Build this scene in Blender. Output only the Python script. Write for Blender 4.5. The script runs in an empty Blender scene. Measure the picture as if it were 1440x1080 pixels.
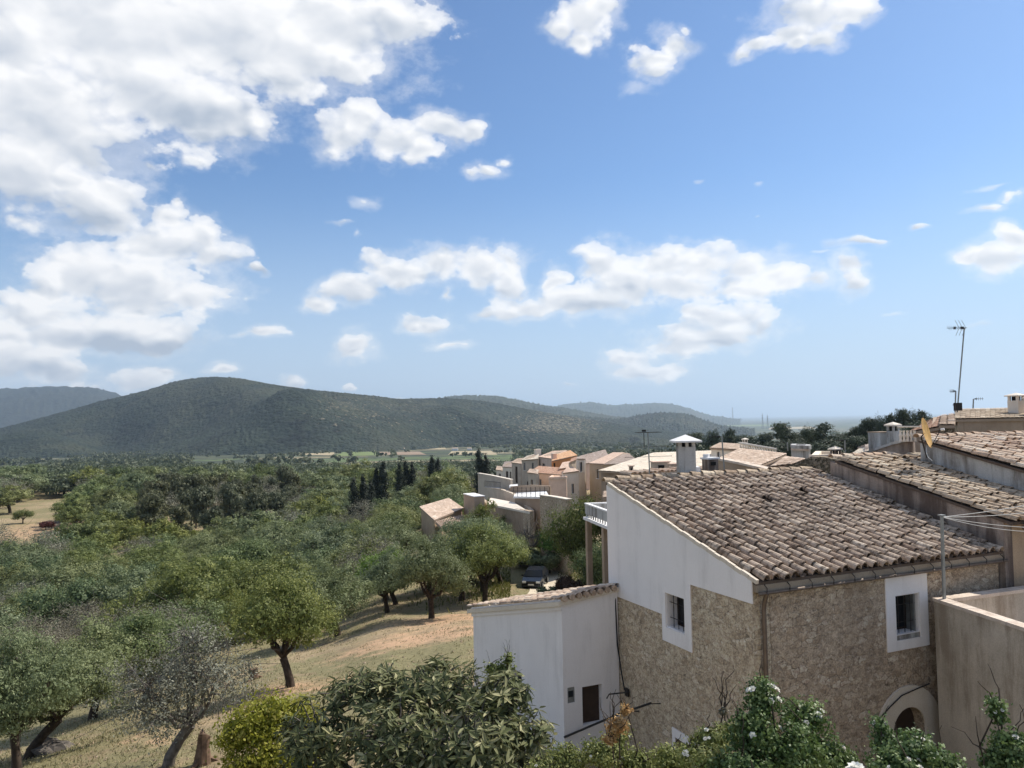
import bpy, math, random
import numpy as np
from mathutils import Vector, Matrix, Euler

R_ = math.radians
SC = bpy.context.scene
COL = SC.collection

# ------------------------------------------------------------------ camera
F = 1080.0
PITCH, ROLL = 2.65, -1.06
cam_d = bpy.data.cameras.new('camera')
cam_d.sensor_fit = 'HORIZONTAL'; cam_d.sensor_width = 36.0; cam_d.lens = 36.0 * F / 1440.0
cam_d.clip_start = 0.1; cam_d.clip_end = 250000.0
cam = bpy.data.objects.new('camera', cam_d); COL.objects.link(cam)
CM = Matrix.Rotation(R_(90 + PITCH), 3, 'X') @ Matrix.Rotation(R_(ROLL), 3, 'Z')
cam.rotation_euler = CM.to_euler()
cam.location = (0, 0, 0)
SC.camera = cam
SC.view_settings.view_transform = 'Standard'
try: SC.view_settings.look = 'None'
except Exception: pass
SC.view_settings.exposure = 0.25
SC.view_settings.gamma = 1.0
SC.cycles.max_bounces = 6; SC.cycles.diffuse_bounces = 3; SC.cycles.glossy_bounces = 2
SC.cycles.transmission_bounces = 3; SC.cycles.transparent_max_bounces = 6; SC.cycles.volume_bounces = 0
SC.cycles.use_denoising = True
SC.cycles.caustics_reflective = False; SC.cycles.caustics_refractive = False

# ------------------------------------------------------------------ sun and sky
SUN_AZ, SUN_EL = 60.0, 47.0       # azimuth from +Y towards +X
sd = Vector((math.sin(R_(SUN_AZ)) * math.cos(R_(SUN_EL)), math.cos(R_(SUN_AZ)) * math.cos(R_(SUN_EL)), math.sin(R_(SUN_EL))))
sun_d = bpy.data.lights.new('sun', 'SUN'); sun_d.energy = 5.0; sun_d.angle = R_(0.53); sun_d.color = (1.0, 0.93, 0.83)
sun = bpy.data.objects.new('sun', sun_d); COL.objects.link(sun)
sun.rotation_euler = sd.to_track_quat('Z', 'Y').to_euler(); sun.location = (60, 60, 120)


def nd(nt, typ, ins=None, **kw):
    n = nt.nodes.new(typ)
    for k, v in kw.items(): setattr(n, k, v)
    for k, v in (ins or {}).items():
        s = n.inputs[k]
        if isinstance(v, bpy.types.NodeSocket): nt.links.new(v, s)
        elif v is not None: s.default_value = v
    return n


def math_(nt, op, a, b=None, c=None, clamp=False):
    ins = {0: a}
    if b is not None: ins[1] = b
    if c is not None: ins[2] = c
    return nd(nt, 'ShaderNodeMath', ins, operation=op, use_clamp=clamp).outputs[0]


def mrange(nt, v, a, b, c=0.0, d=1.0, smooth=True):
    return nd(nt, 'ShaderNodeMapRange', {0: v, 1: a, 2: b, 3: c, 4: d}, interpolation_type='SMOOTHSTEP' if smooth else 'LINEAR', clamp=True).outputs[0]


def mixc(nt, f, a, b, mode='MIX'):
    n = nt.nodes.new('ShaderNodeMix'); n.data_type = 'RGBA'; n.blend_type = mode
    for i, v in ((0, f), (6, a), (7, b)):
        if isinstance(v, bpy.types.NodeSocket): nt.links.new(v, n.inputs[i])
        else: n.inputs[i].default_value = v if i == 0 else (tuple(v) + (1.0,))[:4]
    return n.outputs[2]


def noise(nt, vec, scale, detail=4.0, rough=0.55, out='Fac', dist=0.0):
    return nd(nt, 'ShaderNodeTexNoise', {'Vector': vec, 'Scale': scale, 'Detail': detail, 'Roughness': rough, 'Distortion': dist}).outputs[out]


def ray(x, y):
    d = CM @ Vector(((x - 720) / F, -(y - 540) / F, -1.0)); return d / d.y
def at(x, y, Y): return ray(x, y) * Y
def onz(x, y, z): d = ray(x, y); return d * (z / d.z)
def azel(x, y):
    d = ray(x, y).normalized(); return math.atan2(d.x, d.y), math.asin(d.z)


# clouds: ellipses (centre x, centre y, half width, half height, weight) in the directions of the sky
CLOUDS = [(150,30,240,120,1.15),(330,50,205,88,1.15),(450,30,130,62),(545,22,72,40),(585,25,30,16,.8),(60,170,140,110,1.12),(20,60,100,90),(230,130,130,75,1.1),(295,150,62,52),(120,200,110,72),
 (20,230,95,56,1.1),(490,95,70,32),(430,80,90,50),(520,105,40,30,.5),(90,250,60,30),
 (280,222,60,22,.45),(215,235,40,22,.5),(120,292,88,50),(150,270,55,40),(245,285,22,22,.55),
 (478,188,50,36),(560,197,58,28),(620,180,48,26),(655,182,24,22),(500,165,34,26),(590,215,30,18),
 (690,237,40,18,.7),(668,240,22,14,.7),(718,222,18,11,.7),(525,292,34,15,.5),(475,318,28,7,.42),(498,336,10,8,.35),
 (225,345,66,42),(300,355,48,32),(120,385,62,52),(200,405,120,48),(285,420,58,28),(160,462,120,38),(75,400,30,34),(240,310,34,22),(290,335,40,26),
 (90,470,95,28),(225,478,34,20),(360,380,17,10,.8),(55,440,60,30),(330,425,30,8,.6),
 (25,512,100,36),(100,522,48,24),(8,470,46,28),(200,534,48,18),(225,524,20,12),(130,546,70,14,.7),(350,425,10,8,.4),
 (372,473,34,11,.75),(345,477,40,8,.5),(500,490,36,20),(310,526,30,9),(405,540,18,8),(490,548,14,5),(560,556,8,4,.6),
 (605,458,36,17),(640,487,46,9,.7),(590,462,24,12),
 (440,428,28,17),(487,410,50,20),(560,385,52,27),(620,375,52,28),(680,378,52,30),(722,368,26,26),(690,440,30,12,.8),(715,442,30,16),(625,415,9,16,.6),(720,400,30,30),
 (745,432,60,20),(800,420,55,26),(788,392,18,20),(845,372,34,34),(880,395,62,42),(835,425,56,22),(930,372,56,30),(995,375,62,34),(1050,378,62,32),(1105,392,58,22),(1150,392,34,20,.85),
 (1187,372,24,20),(1190,395,25,20),(950,402,100,26),(1050,405,80,20),
 (1020,448,68,30),(1005,470,92,24),(1075,462,28,22,.8),(895,505,42,22),(878,500,22,18),(965,478,56,20),(930,520,46,14),(895,518,46,18),(985,437,30,16),
 (822,28,46,36),(790,42,22,20),(845,15,38,24),(812,55,26,16),
 (915,82,42,24,.75),(942,62,32,30,.8),(922,100,34,20,.7),(965,40,12,18,.5),(905,125,40,24,.32),
 (1130,18,84,34),(1100,48,46,20),(1030,76,24,16,.85),(1052,62,28,18,.9),(1200,14,44,24),(1150,52,38,20),(1110,60,24,15),(1180,35,40,20,.7),
 (1208,340,52,8,.85),(1150,356,30,5,.45),(1302,312,22,7,.6),(1395,292,48,9,.8),(1428,278,24,14,.7),(1395,262,50,6,.55),
 (1402,360,46,24),(1418,338,24,22),(1368,362,22,13),(1250,441,24,6,.5),(1370,456,46,9,.32),(975,250,13,5,.45),(1056,265,15,8,.5),(1066,300,13,5,.32),(790,545,20,8,.35)]
GREYS = [(265,160,75,40,.8),(150,220,170,60,.5),(60,130,90,40,.35),(120,315,85,26,.75),(170,478,120,22,1.0),(110,470,60,22,.7),(270,372,66,12,.55),(320,365,28,16,.5),
 (330,150,60,40,.45),(60,520,90,26,.5),(825,430,50,14,.6),(1040,396,60,10,.5),(880,405,40,14,.35),(1000,480,80,12,.45),(905,525,50,10,.45),(700,410,50,12,.4),
 (600,392,60,10,.4),(560,215,40,10,.2),(200,430,80,10,.35),(590,465,30,8,.3),(500,500,26,7,.35),(400,120,80,30,.4),(1130,45,50,12,.25),(130,545,90,16,.3)]

world = bpy.data.worlds.new('World'); SC.world = world; world.use_nodes = True
wt = world.node_tree; wt.nodes.clear()
SKY_STRENGTH = 0.1
sky = nd(wt, 'ShaderNodeTexSky', sky_type='NISHITA'); sky.sun_disc = False
sky.sun_elevation = R_(SUN_EL); sky.sun_rotation = R_(SUN_AZ); sky.altitude = 150; sky.air_density = 1.0; sky.dust_density = 0.6; sky.ozone_density = 1.6
tc = nd(wt, 'ShaderNodeTexCoord').outputs['Generated']
sx = nd(wt, 'ShaderNodeSeparateXYZ', {0: tc}).outputs
az = math_(wt, 'ARCTAN2', sx[0], sx[1]); el = math_(wt, 'ARCSINE', sx[2])
skyc = nd(wt, 'ShaderNodeVectorMath', {0: sky.outputs[0], 1: (0.74, 0.94, 1.14)}, operation='MULTIPLY').outputs[0]
low = mrange(wt, el, -0.02, 0.32, 1.0, 0.0)
skyc = mixc(wt, math_(wt, 'MULTIPLY', low, 0.9), skyc, (4.7, 5.8, 7.4))
stretch = nd(wt, 'ShaderNodeVectorMath', {0: tc, 1: (1.0, 1.0, 1.5)}, operation='MULTIPLY').outputs[0]
warpn = nd(wt, 'ShaderNodeTexNoise', {'Vector': stretch, 'Scale': 9.0, 'Detail': 3.0, 'Roughness': 0.6}).outputs['Color']
warp = nd(wt, 'ShaderNodeVectorMath', {0: warpn, 1: (0.5, 0.5, 0.5)}, operation='SUBTRACT').outputs[0]
p0 = nd(wt, 'ShaderNodeCombineXYZ', {0: az, 1: el, 2: 0.0}).outputs[0]
wp2 = nd(wt, 'ShaderNodeVectorMath', {0: warp, 1: (0.075, 0.05, 0.0), 2: p0}, operation='MULTIPLY_ADD').outputs[0]
detail = noise(wt, stretch, 30.0, 6.0, 0.62)
big1 = noise(wt, stretch, 9.0, 2.0, 0.5)
wv = nd(wt, 'ShaderNodeVectorMath', {0: warp, 1: (0.05, 0.05, 0.05), 2: stretch}, operation='MULTIPLY_ADD').outputs[0]
wv2 = nd(wt, 'ShaderNodeVectorMath', {0: wv, 1: (0.009, -0.003, 0.018)}, operation='ADD').outputs[0]
def billow(v): return math_(wt, 'SUBTRACT', 0.5, nd(wt, 'ShaderNodeTexVoronoi', {'Vector': v, 'Scale': 13.0, 'Detail': 2.0, 'Roughness': 0.5, 'Lacunarity': 2.3}, feature='F1').outputs['Distance'])
bil, bil_off = billow(wv), billow(wv2)


def blobfield(lst, smooth, second=False):
    cur = None; cur2 = None
    for b in lst:
        x, y, rx, ry = b[:4]; w = b[4] if len(b) > 4 else 1.0
        a, e = azel(x, y)
        ax, ex = azel(x + rx, y); ay, ey = azel(x, y - ry)
        ra, re = abs(ax - a), abs(ey - e)
        q = nd(wt, 'ShaderNodeVectorMath', {0: wp2, 1: (1 / ra, 1 / re, 0), 2: (-a / ra, -e / re, 0)}, operation='MULTIPLY_ADD').outputs[0]
        ln = nd(wt, 'ShaderNodeVectorMath', {0: q}, operation='LENGTH').outputs['Value']
        v = math_(wt, 'MULTIPLY_ADD', ln, -0.9, w)
        cur = v if cur is None else math_(wt, 'SMOOTH_MAX', cur, v, smooth)
        if second:
            l2 = nd(wt, 'ShaderNodeVectorMath', {0: q, 1: (0.16, 0.42, 0)}, operation='DISTANCE').outputs['Value']
            v2 = math_(wt, 'MULTIPLY_ADD', l2, -0.9, w)
            cur2 = v2 if cur2 is None else math_(wt, 'SMOOTH_MAX', cur2, v2, smooth)
    return (cur, cur2) if second else cur


def cloud_layer(clouds, greys):
    Fd, F2 = blobfield(clouds, 0.14, True)
    G = blobfield(greys, 0.2) if greys else None
    n1 = math_(wt, 'MULTIPLY', math_(wt, 'SUBTRACT', detail, 0.5), 1.0)
    fn = math_(wt, 'ADD', math_(wt, 'ADD', Fd, n1), math_(wt, 'MULTIPLY', bil, 0.60))
    fn = math_(wt, 'ADD', fn, 0.27)
    side_ = math_(wt, 'SUBTRACT', F2, Fd)                 # positive on the sunward, upper side of every cloud
    soft = mrange(wt, side_, -0.25, 0.15, 0.42, 0.16)
    den = mrange(wt, fn, 0.10, math_(wt, 'ADD', 0.10, soft))
    g = math_(wt, 'MAXIMUM', G, 0.0) if G is not None else 0.0
    relb = math_(wt, 'MULTIPLY', math_(wt, 'SUBTRACT', bil, bil_off), mrange(wt, Fd, 0.35, 0.85, 0.90, 0.35))
    sh = math_(wt, 'ADD', math_(wt, 'ADD', 0.80, math_(wt, 'MULTIPLY', side_, 0.62)), relb)
    sh = math_(wt, 'ADD', sh, math_(wt, 'MULTIPLY', math_(wt, 'SUBTRACT', big1, 0.5), 0.85))
    sh = math_(wt, 'SUBTRACT', sh, math_(wt, 'MULTIPLY', g, 0.75))
    sh = math_(wt, 'ADD', sh, math_(wt, 'MULTIPLY', math_(wt, 'SUBTRACT', 1.0, den), 0.35))
    lum = mrange(wt, sh, 0.1, 1.0, 0.0, 1.0, False)
    colr = mixc(wt, lum, (0.40, 0.46, 0.55), (0.88, 0.88, 0.885))
    scl = nd(wt, 'ShaderNodeVectorMath', {0: colr, 3: 1.0 / SKY_STRENGTH}, operation='SCALE').outputs[0]
    thin = mrange(wt, fn, 0.0, 0.7, 0.55, 0.98)
    veil = math_(wt, 'MULTIPLY', mrange(wt, math_(wt, 'ADD', Fd, math_(wt, 'MULTIPLY', math_(wt, 'SUBTRACT', detail, 0.5), 1.7)), -0.30, 0.55), 0.42)
    return mixc(wt, math_(wt, 'MAXIMUM', math_(wt, 'MULTIPLY', den, thin), veil), skyc, scl)


def inwedge(b, a0, a1):
    a, _ = azel(b[0], b[1]); ax, _ = azel(b[0] + b[2], b[1]); r = abs(ax - a) * 1.5 + 0.05
    return a + r > a0 and a - r < a1
WEDGES = [-0.62, -0.30, 0.02, 0.30, 0.64]
plain = nd(wt, 'ShaderNodeBackground', {0: None, 1: SKY_STRENGTH})
gen = mrange(wt, math_(wt, 'ADD', noise(wt, stretch, 2.6, 6.0, 0.55), math_(wt, 'MULTIPLY', math_(wt, 'SUBTRACT', detail, 0.5), 0.25)), 0.50, 0.62)  # generic clouds added outside the view to lighten the shaded facade
gencol = mixc(wt, math_(wt, 'MULTIPLY', gen, 0.9), skyc, (8.0, 8.2, 8.6))
wt.links.new(gencol, plain.inputs[0])
cur = plain.outputs[0]
upper = mrange(wt, el, -0.02, -0.01, 0, 1, False)
for i in range(4):
    a0, a1 = WEDGES[i], WEDGES[i + 1]
    bg = nd(wt, 'ShaderNodeBackground', {0: cloud_layer([b for b in CLOUDS if inwedge(b, a0, a1)], [b for b in GREYS if inwedge(b, a0, a1)]), 1: SKY_STRENGTH})
    m = math_(wt, 'MULTIPLY', math_(wt, 'GREATER_THAN', az, a0), math_(wt, 'LESS_THAN', az, a1))
    m = math_(wt, 'MULTIPLY', m, math_(wt, 'LESS_THAN', el, 0.60))
    m = math_(wt, 'MULTIPLY', m, math_(wt, 'GREATER_THAN', el, -0.02))
    cur = nd(wt, 'ShaderNodeMixShader', {0: m, 1: cur, 2: bg.outputs[0]}).outputs[0]
wo = nd(wt, 'ShaderNodeOutputWorld'); wt.links.new(cur, wo.inputs[0])
try:
    world.cycles.sampling_method = 'MANUAL'; world.cycles.sample_map_resolution = 512
except Exception: pass


# ------------------------------------------------------------------ mesh building
def wloc(o):
    v = Vector((0, 0, 0))
    while o is not None: v += o.location; o = o.parent
    return v


class MB:
    def __init__(s): s.v = []; s.f = {3: [], 4: []}; s.t = {3: [], 4: []}; s.n = 0; s.poly = []; s.pt = []
    def add(s, v, f, t=None):
        v = np.asarray(v, float).reshape(-1, 3); f = np.asarray(f, int)
        if len(f) == 0: return
        k = f.shape[1]; s.v.append(v); s.f[k].append(f + s.n)
        t = np.full(len(f), 0.5) if t is None else np.broadcast_to(np.asarray(t, float), (len(f),))
        s.t[k].append(t); s.n += len(v)
    def face(s, pts, t=0.5):
        s.add(pts, [list(range(len(pts)))], t) if len(pts) in (3, 4) else s.poly_(pts, t)
    def poly_(s, pts, t=0.5):
        c = sum((Vector(p) for p in pts), Vector()) / len(pts)
        for i in range(len(pts)): s.add([pts[i], pts[(i + 1) % len(pts)], c], [[0, 1, 2]], t)
    def box(s, c, size, rot=0.0, t=0.5, tilt=None):
        hx, hy, hz = [q / 2 for q in size]
        v = np.array([[x, y, z] for z in (-hz, hz) for y in (-hy, hy) for x in (-hx, hx)])
        if tilt is not None: v = v @ np.array(Euler(tilt).to_matrix()).T
        cr, sr = math.cos(rot), math.sin(rot)
        v = np.stack([v[:, 0] * cr - v[:, 1] * sr, v[:, 0] * sr + v[:, 1] * cr, v[:, 2]], 1) + np.array(c)
        s.add(v, [[0, 2, 3, 1], [4, 5, 7, 6], [0, 1, 5, 4], [2, 6, 7, 3], [0, 4, 6, 2], [1, 3, 7, 5]], t)
    def hexa(s, b, tp, t=0.5):      # bottom four, top four corners in the same order
        s.add([tuple(p) for p in b] + [tuple(p) for p in tp], [[3, 2, 1, 0], [4, 5, 6, 7], [0, 1, 5, 4], [1, 2, 6, 5], [2, 3, 7, 6], [3, 0, 4, 7]], t)
    def tube(s, pts, rad, k=6, t=0.5, caps=True):
        pts = [Vector(p) for p in pts]; n = len(pts)
        if not hasattr(rad, '__len__'): rad = [rad] * n
        V = []; prev = None
        for i, p in enumerate(pts):
            d = (pts[min(i + 1, n - 1)] - pts[max(i - 1, 0)]).normalized()
            a = prev - d * prev.dot(d) if prev is not None else (Vector((0, 0, 1)) if abs(d.z) < .9 else Vector((1, 0, 0))).cross(d)
            if a.length < 1e-6: a = d.orthogonal()
            a.normalize(); prev = a; b = d.cross(a)
            for j in range(k):
                an = 2 * math.pi * j / k; V.append(p + (a * math.cos(an) + b * math.sin(an)) * rad[i])
        fs = [[i * k + j, i * k + (j + 1) % k, (i + 1) * k + (j + 1) % k, (i + 1) * k + j] for i in range(n - 1) for j in range(k)]
        s.add(V, fs, t)
        if caps:
            s.poly_([V[j] for j in range(k)][::-1], t); s.poly_([V[(n - 1) * k + j] for j in range(k)], t)
    def lathe(s, c, prof, k=12, t=0.5):
        V = [(c[0] + r * math.cos(2 * math.pi * j / k), c[1] + r * math.sin(2 * math.pi * j / k), c[2] + z) for r, z in prof for j in range(k)]
        s.add(V, [[i * k + j, i * k + (j + 1) % k, (i + 1) * k + (j + 1) % k, (i + 1) * k + j] for i in range(len(prof) - 1) for j in range(k)], t)
    def mesh(s, name, off=(0, 0, 0), smooth=False):
        v = np.concatenate(s.v) - np.array(off); me = bpy.data.meshes.new(name)
        fl = []; tot = []; tt = []
        for k in (3, 4):
            if s.f[k]:
                f = np.concatenate(s.f[k]); fl.append(f.ravel()); tot.append(np.full(len(f), k)); tt.append(np.concatenate(s.t[k]))
        fl = np.concatenate(fl).astype(np.int32); tot = np.concatenate(tot).astype(np.int32); tt = np.concatenate(tt).astype(np.float32)
        me.vertices.add(len(v)); me.vertices.foreach_set('co', v.astype(np.float32).ravel())
        me.loops.add(len(fl)); me.loops.foreach_set('vertex_index', fl)
        me.polygons.add(len(tot)); st = np.concatenate([[0], np.cumsum(tot)[:-1]]).astype(np.int32)
        me.polygons.foreach_set('loop_start', st); me.polygons.foreach_set('loop_total', tot)
        me.polygons.foreach_set('use_smooth', np.full(len(tot), bool(smooth)))
        me.update(calc_edges=True)
        a = me.attributes.new('tint', 'FLOAT', 'FACE'); a.data.foreach_set('value', tt)
        return me
    def build(s, name, mat, parent=None, smooth=False):
        off = wloc(parent) if parent is not None else Vector((0, 0, 0))
        me = s.mesh(name, off, smooth); me.materials.append(mat)
        o = bpy.data.objects.new(name, me); COL.objects.link(o)
        if parent is not None: o.parent = parent
        return o


def top(o, label, cat, group=None, kind=None):
    o['label'] = label; o['category'] = cat
    if group: o['group'] = group
    if kind: o['kind'] = kind
    return o
def thing(name, label, cat, loc=(0, 0, 0), group=None):
    o = bpy.data.objects.new(name, None); o.empty_display_size = 0.3; COL.objects.link(o); o.location = loc
    return top(o, label, cat, group)
def copy_tree(o, parent=None):
    c = o.copy(); COL.objects.link(c); c.parent = parent
    for ch in list(o.children): copy_tree(ch, c)
    return c


# ------------------------------------------------------------------ materials
MATS = {}
def newmat(name, rough=0.9):
    m = bpy.data.materials.new(name); m.use_nodes = True; nt = m.node_tree
    b = nt.nodes['Principled BSDF']; b.inputs['Roughness'].default_value = rough
    b.inputs['Specular IOR Level'].default_value = 0.25
    MATS[name] = m; return m, nt, b
def pos(nt): return nd(nt, 'ShaderNodeNewGeometry').outputs['Position']
def scaled(nt, v, s): return nd(nt, 'ShaderNodeVectorMath', {0: v, 1: s}, operation='MULTIPLY').outputs[0]
def bump(nt, b, h, strength=0.4, dist=0.02):
    nt.links.new(nd(nt, 'ShaderNodeBump', {'Strength': strength, 'Distance': dist, 'Height': h}).outputs[0], b.inputs['Normal'])


def plaster(name, c1, c2, stain=(0.12, 0.10, 0.08), amt=0.35, sc=1.2, bmp=0.25, cover=(0.52, 0.72)):
    m, nt, b = newmat(name); p = pos(nt)
    n1 = noise(nt, p, sc, 6, 0.6); c = mixc(nt, mrange(nt, n1, 0.3, 0.7), c1, c2)
    st = noise(nt, scaled(nt, p, (2.6, 2.6, 0.35)), 1.1, 5, 0.65)
    st2 = noise(nt, p, 0.6, 5, 0.6)
    s = math_(nt, 'MULTIPLY', mrange(nt, math_(nt, 'ADD', math_(nt, 'MULTIPLY', st, 0.6), math_(nt, 'MULTIPLY', st2, 0.4)), cover[0], cover[1]), amt)
    c = mixc(nt, s, c, stain); f = noise(nt, p, 34, 4, 0.6)
    c = mixc(nt, 0.22, c, mixc(nt, mrange(nt, f, 0.3, 0.7), (0.25, 0.25, 0.25), (0.75, 0.75, 0.75)), 'OVERLAY')
    nt.links.new(c, b.inputs['Base Color']); bump(nt, b, f, bmp, 0.015); return m


def rubble(name, cols, mortar, sc=3.2, contrast=0.55, zs=1.7, bmp=0.8):
    m, nt, b = newmat(name); p = pos(nt)
    wn = nd(nt, 'ShaderNodeTexNoise', {'Vector': p, 'Scale': 4.0, 'Detail': 3.0, 'Roughness': 0.6}).outputs['Color']
    q = nd(nt, 'ShaderNodeVectorMath', {0: wn, 1: (0.20, 0.20, 0.20), 2: scaled(nt, p, (1, 1, zs))}, operation='MULTIPLY_ADD').outputs[0]
    c = None; hh = None
    n = noise(nt, p, 6.0, 8, 0.7); n2 = noise(nt, p, 1.1, 6, 0.65); nf = noise(nt, p, 24.0, 6, 0.7)
    for k, s_ in enumerate((sc * 2.1, sc)):
        v1 = nd(nt, 'ShaderNodeTexVoronoi', {'Vector': q, 'Scale': s_}, feature='F1')
        v2 = nd(nt, 'ShaderNodeTexVoronoi', {'Vector': q, 'Scale': s_}, feature='DISTANCE_TO_EDGE')
        r = nd(nt, 'ShaderNodeSeparateColor', {0: v1.outputs['Color']}).outputs
        ck = mixc(nt, r[0], cols[0], cols[1]); ck = mixc(nt, mrange(nt, r[1], 0.55, 1.0), ck, cols[2])
        shown = mrange(nt, math_(nt, 'ADD', r[2], math_(nt, 'MULTIPLY', math_(nt, 'SUBTRACT', n2, 0.5), 1.6)), 0.35 + .1 * k, 0.60 + .1 * k)
        ed = math_(nt, 'ADD', v2.outputs['Distance'], math_(nt, 'MULTIPLY', math_(nt, 'SUBTRACT', n, 0.5), 0.10))
        edge = mrange(nt, ed, 0.035, 0.085)
        joint = math_(nt, 'MULTIPLY', math_(nt, 'MULTIPLY', mrange(nt, ed, 0.0, 0.05, 1.0, 0.0), shown), 0.75)
        w = math_(nt, 'MULTIPLY', math_(nt, 'MULTIPLY', edge, shown), contrast + 0.35)
        c = mixc(nt, w, mortar if c is None else c, ck); c = mixc(nt, joint, c, tuple(z * .38 for z in mortar)); hh = w if hh is None else math_(nt, 'MAXIMUM', hh, w)
    c = mixc(nt, 0.5, c, mixc(nt, mrange(nt, n, 0.3, 0.7), (0.25, 0.25, 0.25), (0.75, 0.75, 0.75)), 'OVERLAY')
    c = mixc(nt, 0.45, c, mixc(nt, mrange(nt, nf, 0.3, 0.7), (0.2, 0.2, 0.2), (0.8, 0.8, 0.8)), 'OVERLAY')
    dk = mrange(nt, noise(nt, scaled(nt, p, (1, 1, 1.8)), 7.5, 3, 0.55), 0.65, 0.71); c = mixc(nt, math_(nt, 'MULTIPLY', dk, 0.55), c, tuple(k * 0.20 for k in mortar))
    c = mixc(nt, math_(nt, 'MULTIPLY', mrange(nt, noise(nt, scaled(nt, p, (1, 1, .35)), 0.7, 5), .50, .72), 0.30), c, tuple(k * .62 for k in cols[0]))
    nt.links.new(c, b.inputs['Base Color'])
    bump(nt, b, math_(nt, 'ADD', math_(nt, 'MULTIPLY', hh, 0.7), math_(nt, 'ADD', n, math_(nt, 'MULTIPLY', nf, 0.4))), bmp, 0.04); return m


def tilemat(name, dark, mid, light, lichen=(0.075, 0.052, 0.036), lich=0.6, sc=9.0):
    m, nt, b = newmat(name); p = pos(nt)
    t = nd(nt, 'ShaderNodeAttribute', attribute_name='tint').outputs['Fac']
    c = mixc(nt, mrange(nt, t, 0.0, 0.55, 0, 1, False), dark, mid); c = mixc(nt, mrange(nt, t, 0.55, 1.0, 0, 1, False), c, light)
    n = noise(nt, p, sc, 8, 0.7); n2 = noise(nt, p, 0.9, 4, 0.6)
    l = mrange(nt, math_(nt, 'ADD', math_(nt, 'MULTIPLY', n, 0.75), math_(nt, 'MULTIPLY', n2, 0.35)), 0.50, 0.66)
    c = mixc(nt, math_(nt, 'MULTIPLY', l, lich), c, lichen)
    pl = mrange(nt, noise(nt, p, sc * 1.7, 6, 0.7), 0.56, 0.70); c = mixc(nt, math_(nt, 'MULTIPLY', pl, 0.35), c, tuple(min(1, k * 1.1) for k in light))
    nt.links.new(c, b.inputs['Base Color']); bump(nt, b, n, 0.5, 0.02); return m


def flat(name, c, rough=0.7, metal=0.0, var=0.15, sc=6.0):
    m, nt, b = newmat(name, rough); b.inputs['Metallic'].default_value = metal
    n = noise(nt, pos(nt), sc, 5, 0.6)
    nt.links.new(mixc(nt, mrange(nt, n, 0.3, 0.7), tuple(k * (1 - var) for k in c), tuple(min(1, k * (1 + var)) for k in c)), b.inputs['Base Color']); return m


def leafmat(name, dark, mid, light, rough=0.6, trans=0.3, ovar=0.25, spec=0.3):
    m, nt, b = newmat(name, rough); b.inputs['Specular IOR Level'].default_value = spec
    t = nd(nt, 'ShaderNodeAttribute', attribute_name='tint').outputs['Fac']
    c = mixc(nt, mrange(nt, t, 0.0, 0.5, 0, 1, False), dark, mid); c = mixc(nt, mrange(nt, t, 0.5, 1.0, 0, 1, False), c, light)
    r = nd(nt, 'ShaderNodeObjectInfo').outputs['Random']
    c = nd(nt, 'ShaderNodeHueSaturation', {'Hue': math_(nt, 'ADD', 0.5, math_(nt, 'MULTIPLY', math_(nt, 'SUBTRACT', r, 0.5), -0.05)),
        'Saturation': math_(nt, 'ADD', 0.85, math_(nt, 'MULTIPLY', r, 0.3)), 'Value': math_(nt, 'ADD', 1 - ovar / 2, math_(nt, 'MULTIPLY', math_(nt, 'FRACT', math_(nt, 'MULTIPLY', r, 7.31)), ovar)), 'Color': c}).outputs[0]
    nt.links.new(c, b.inputs['Base Color'])
    tr = nd(nt, 'ShaderNodeBsdfTranslucent', {0: c}); mx = nd(nt, 'ShaderNodeMixShader', {0: trans, 1: b.outputs[0], 2: tr.outputs[0]})
    nt.links.new(mx.outputs[0], nt.nodes['Material Output'].inputs[0]); return m


M_white = plaster('white_plaster', (0.83, 0.785, 0.75), (0.88, 0.835, 0.80), (0.42, 0.39, 0.36), 0.25, 0.7, 0.18, (0.48, 0.7))
M_white2 = plaster('annex_white_plaster', (0.80, 0.76, 0.735), (0.85, 0.81, 0.785), (0.45, 0.42, 0.40), 0.32, 0.7, 0.18, (0.48, 0.7))
M_stone = rubble('house_rubble', ((0.42, 0.315, 0.21), (0.58, 0.465, 0.325), (0.72, 0.615, 0.465)), (0.58, 0.47, 0.335), 4.2, 0.45)
M_stone2 = rubble('facade_rubble', ((0.38, 0.28, 0.19), (0.52, 0.405, 0.285), (0.66, 0.55, 0.42)), (0.50, 0.39, 0.28), 3.9, 0.45)
M_ruin = rubble('ruin_rubble', ((0.28, 0.22, 0.15), (0.42, 0.34, 0.24), (0.16, 0.13, 0.09)), (0.13, 0.11, 0.07), 5.0, 0.6, 1.0, 1.0)
M_tile = tilemat('old_tiles', (0.26, 0.185, 0.135), (0.455, 0.36, 0.275), (0.65, 0.55, 0.435), lich=0.78)
M_tile2 = tilemat('old_tiles_yellow', (0.31, 0.22, 0.15), (0.53, 0.42, 0.30), (0.74, 0.635, 0.48), lich=0.55)
M_tile3 = tilemat('old_tiles_red', (0.35, 0.22, 0.155), (0.58, 0.43, 0.31), (0.82, 0.72, 0.58), lich=0.45)
M_chan = tilemat('channel_tiles', (0.07, 0.05, 0.04), (0.12, 0.09, 0.07), (0.18, 0.14, 0.11), lich=0.5)  # clay painted darker, as shade in the gaps between cover tiles
M_beige = plaster('beige_plaster', (0.50, 0.42, 0.33), (0.60, 0.51, 0.41), (0.20, 0.15, 0.11), 0.5)
M_ochre = plaster('ochre_plaster', (0.40, 0.295, 0.19), (0.47, 0.35, 0.235), (0.20, 0.14, 0.10), 0.4, 0.5, 0.15)
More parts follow.
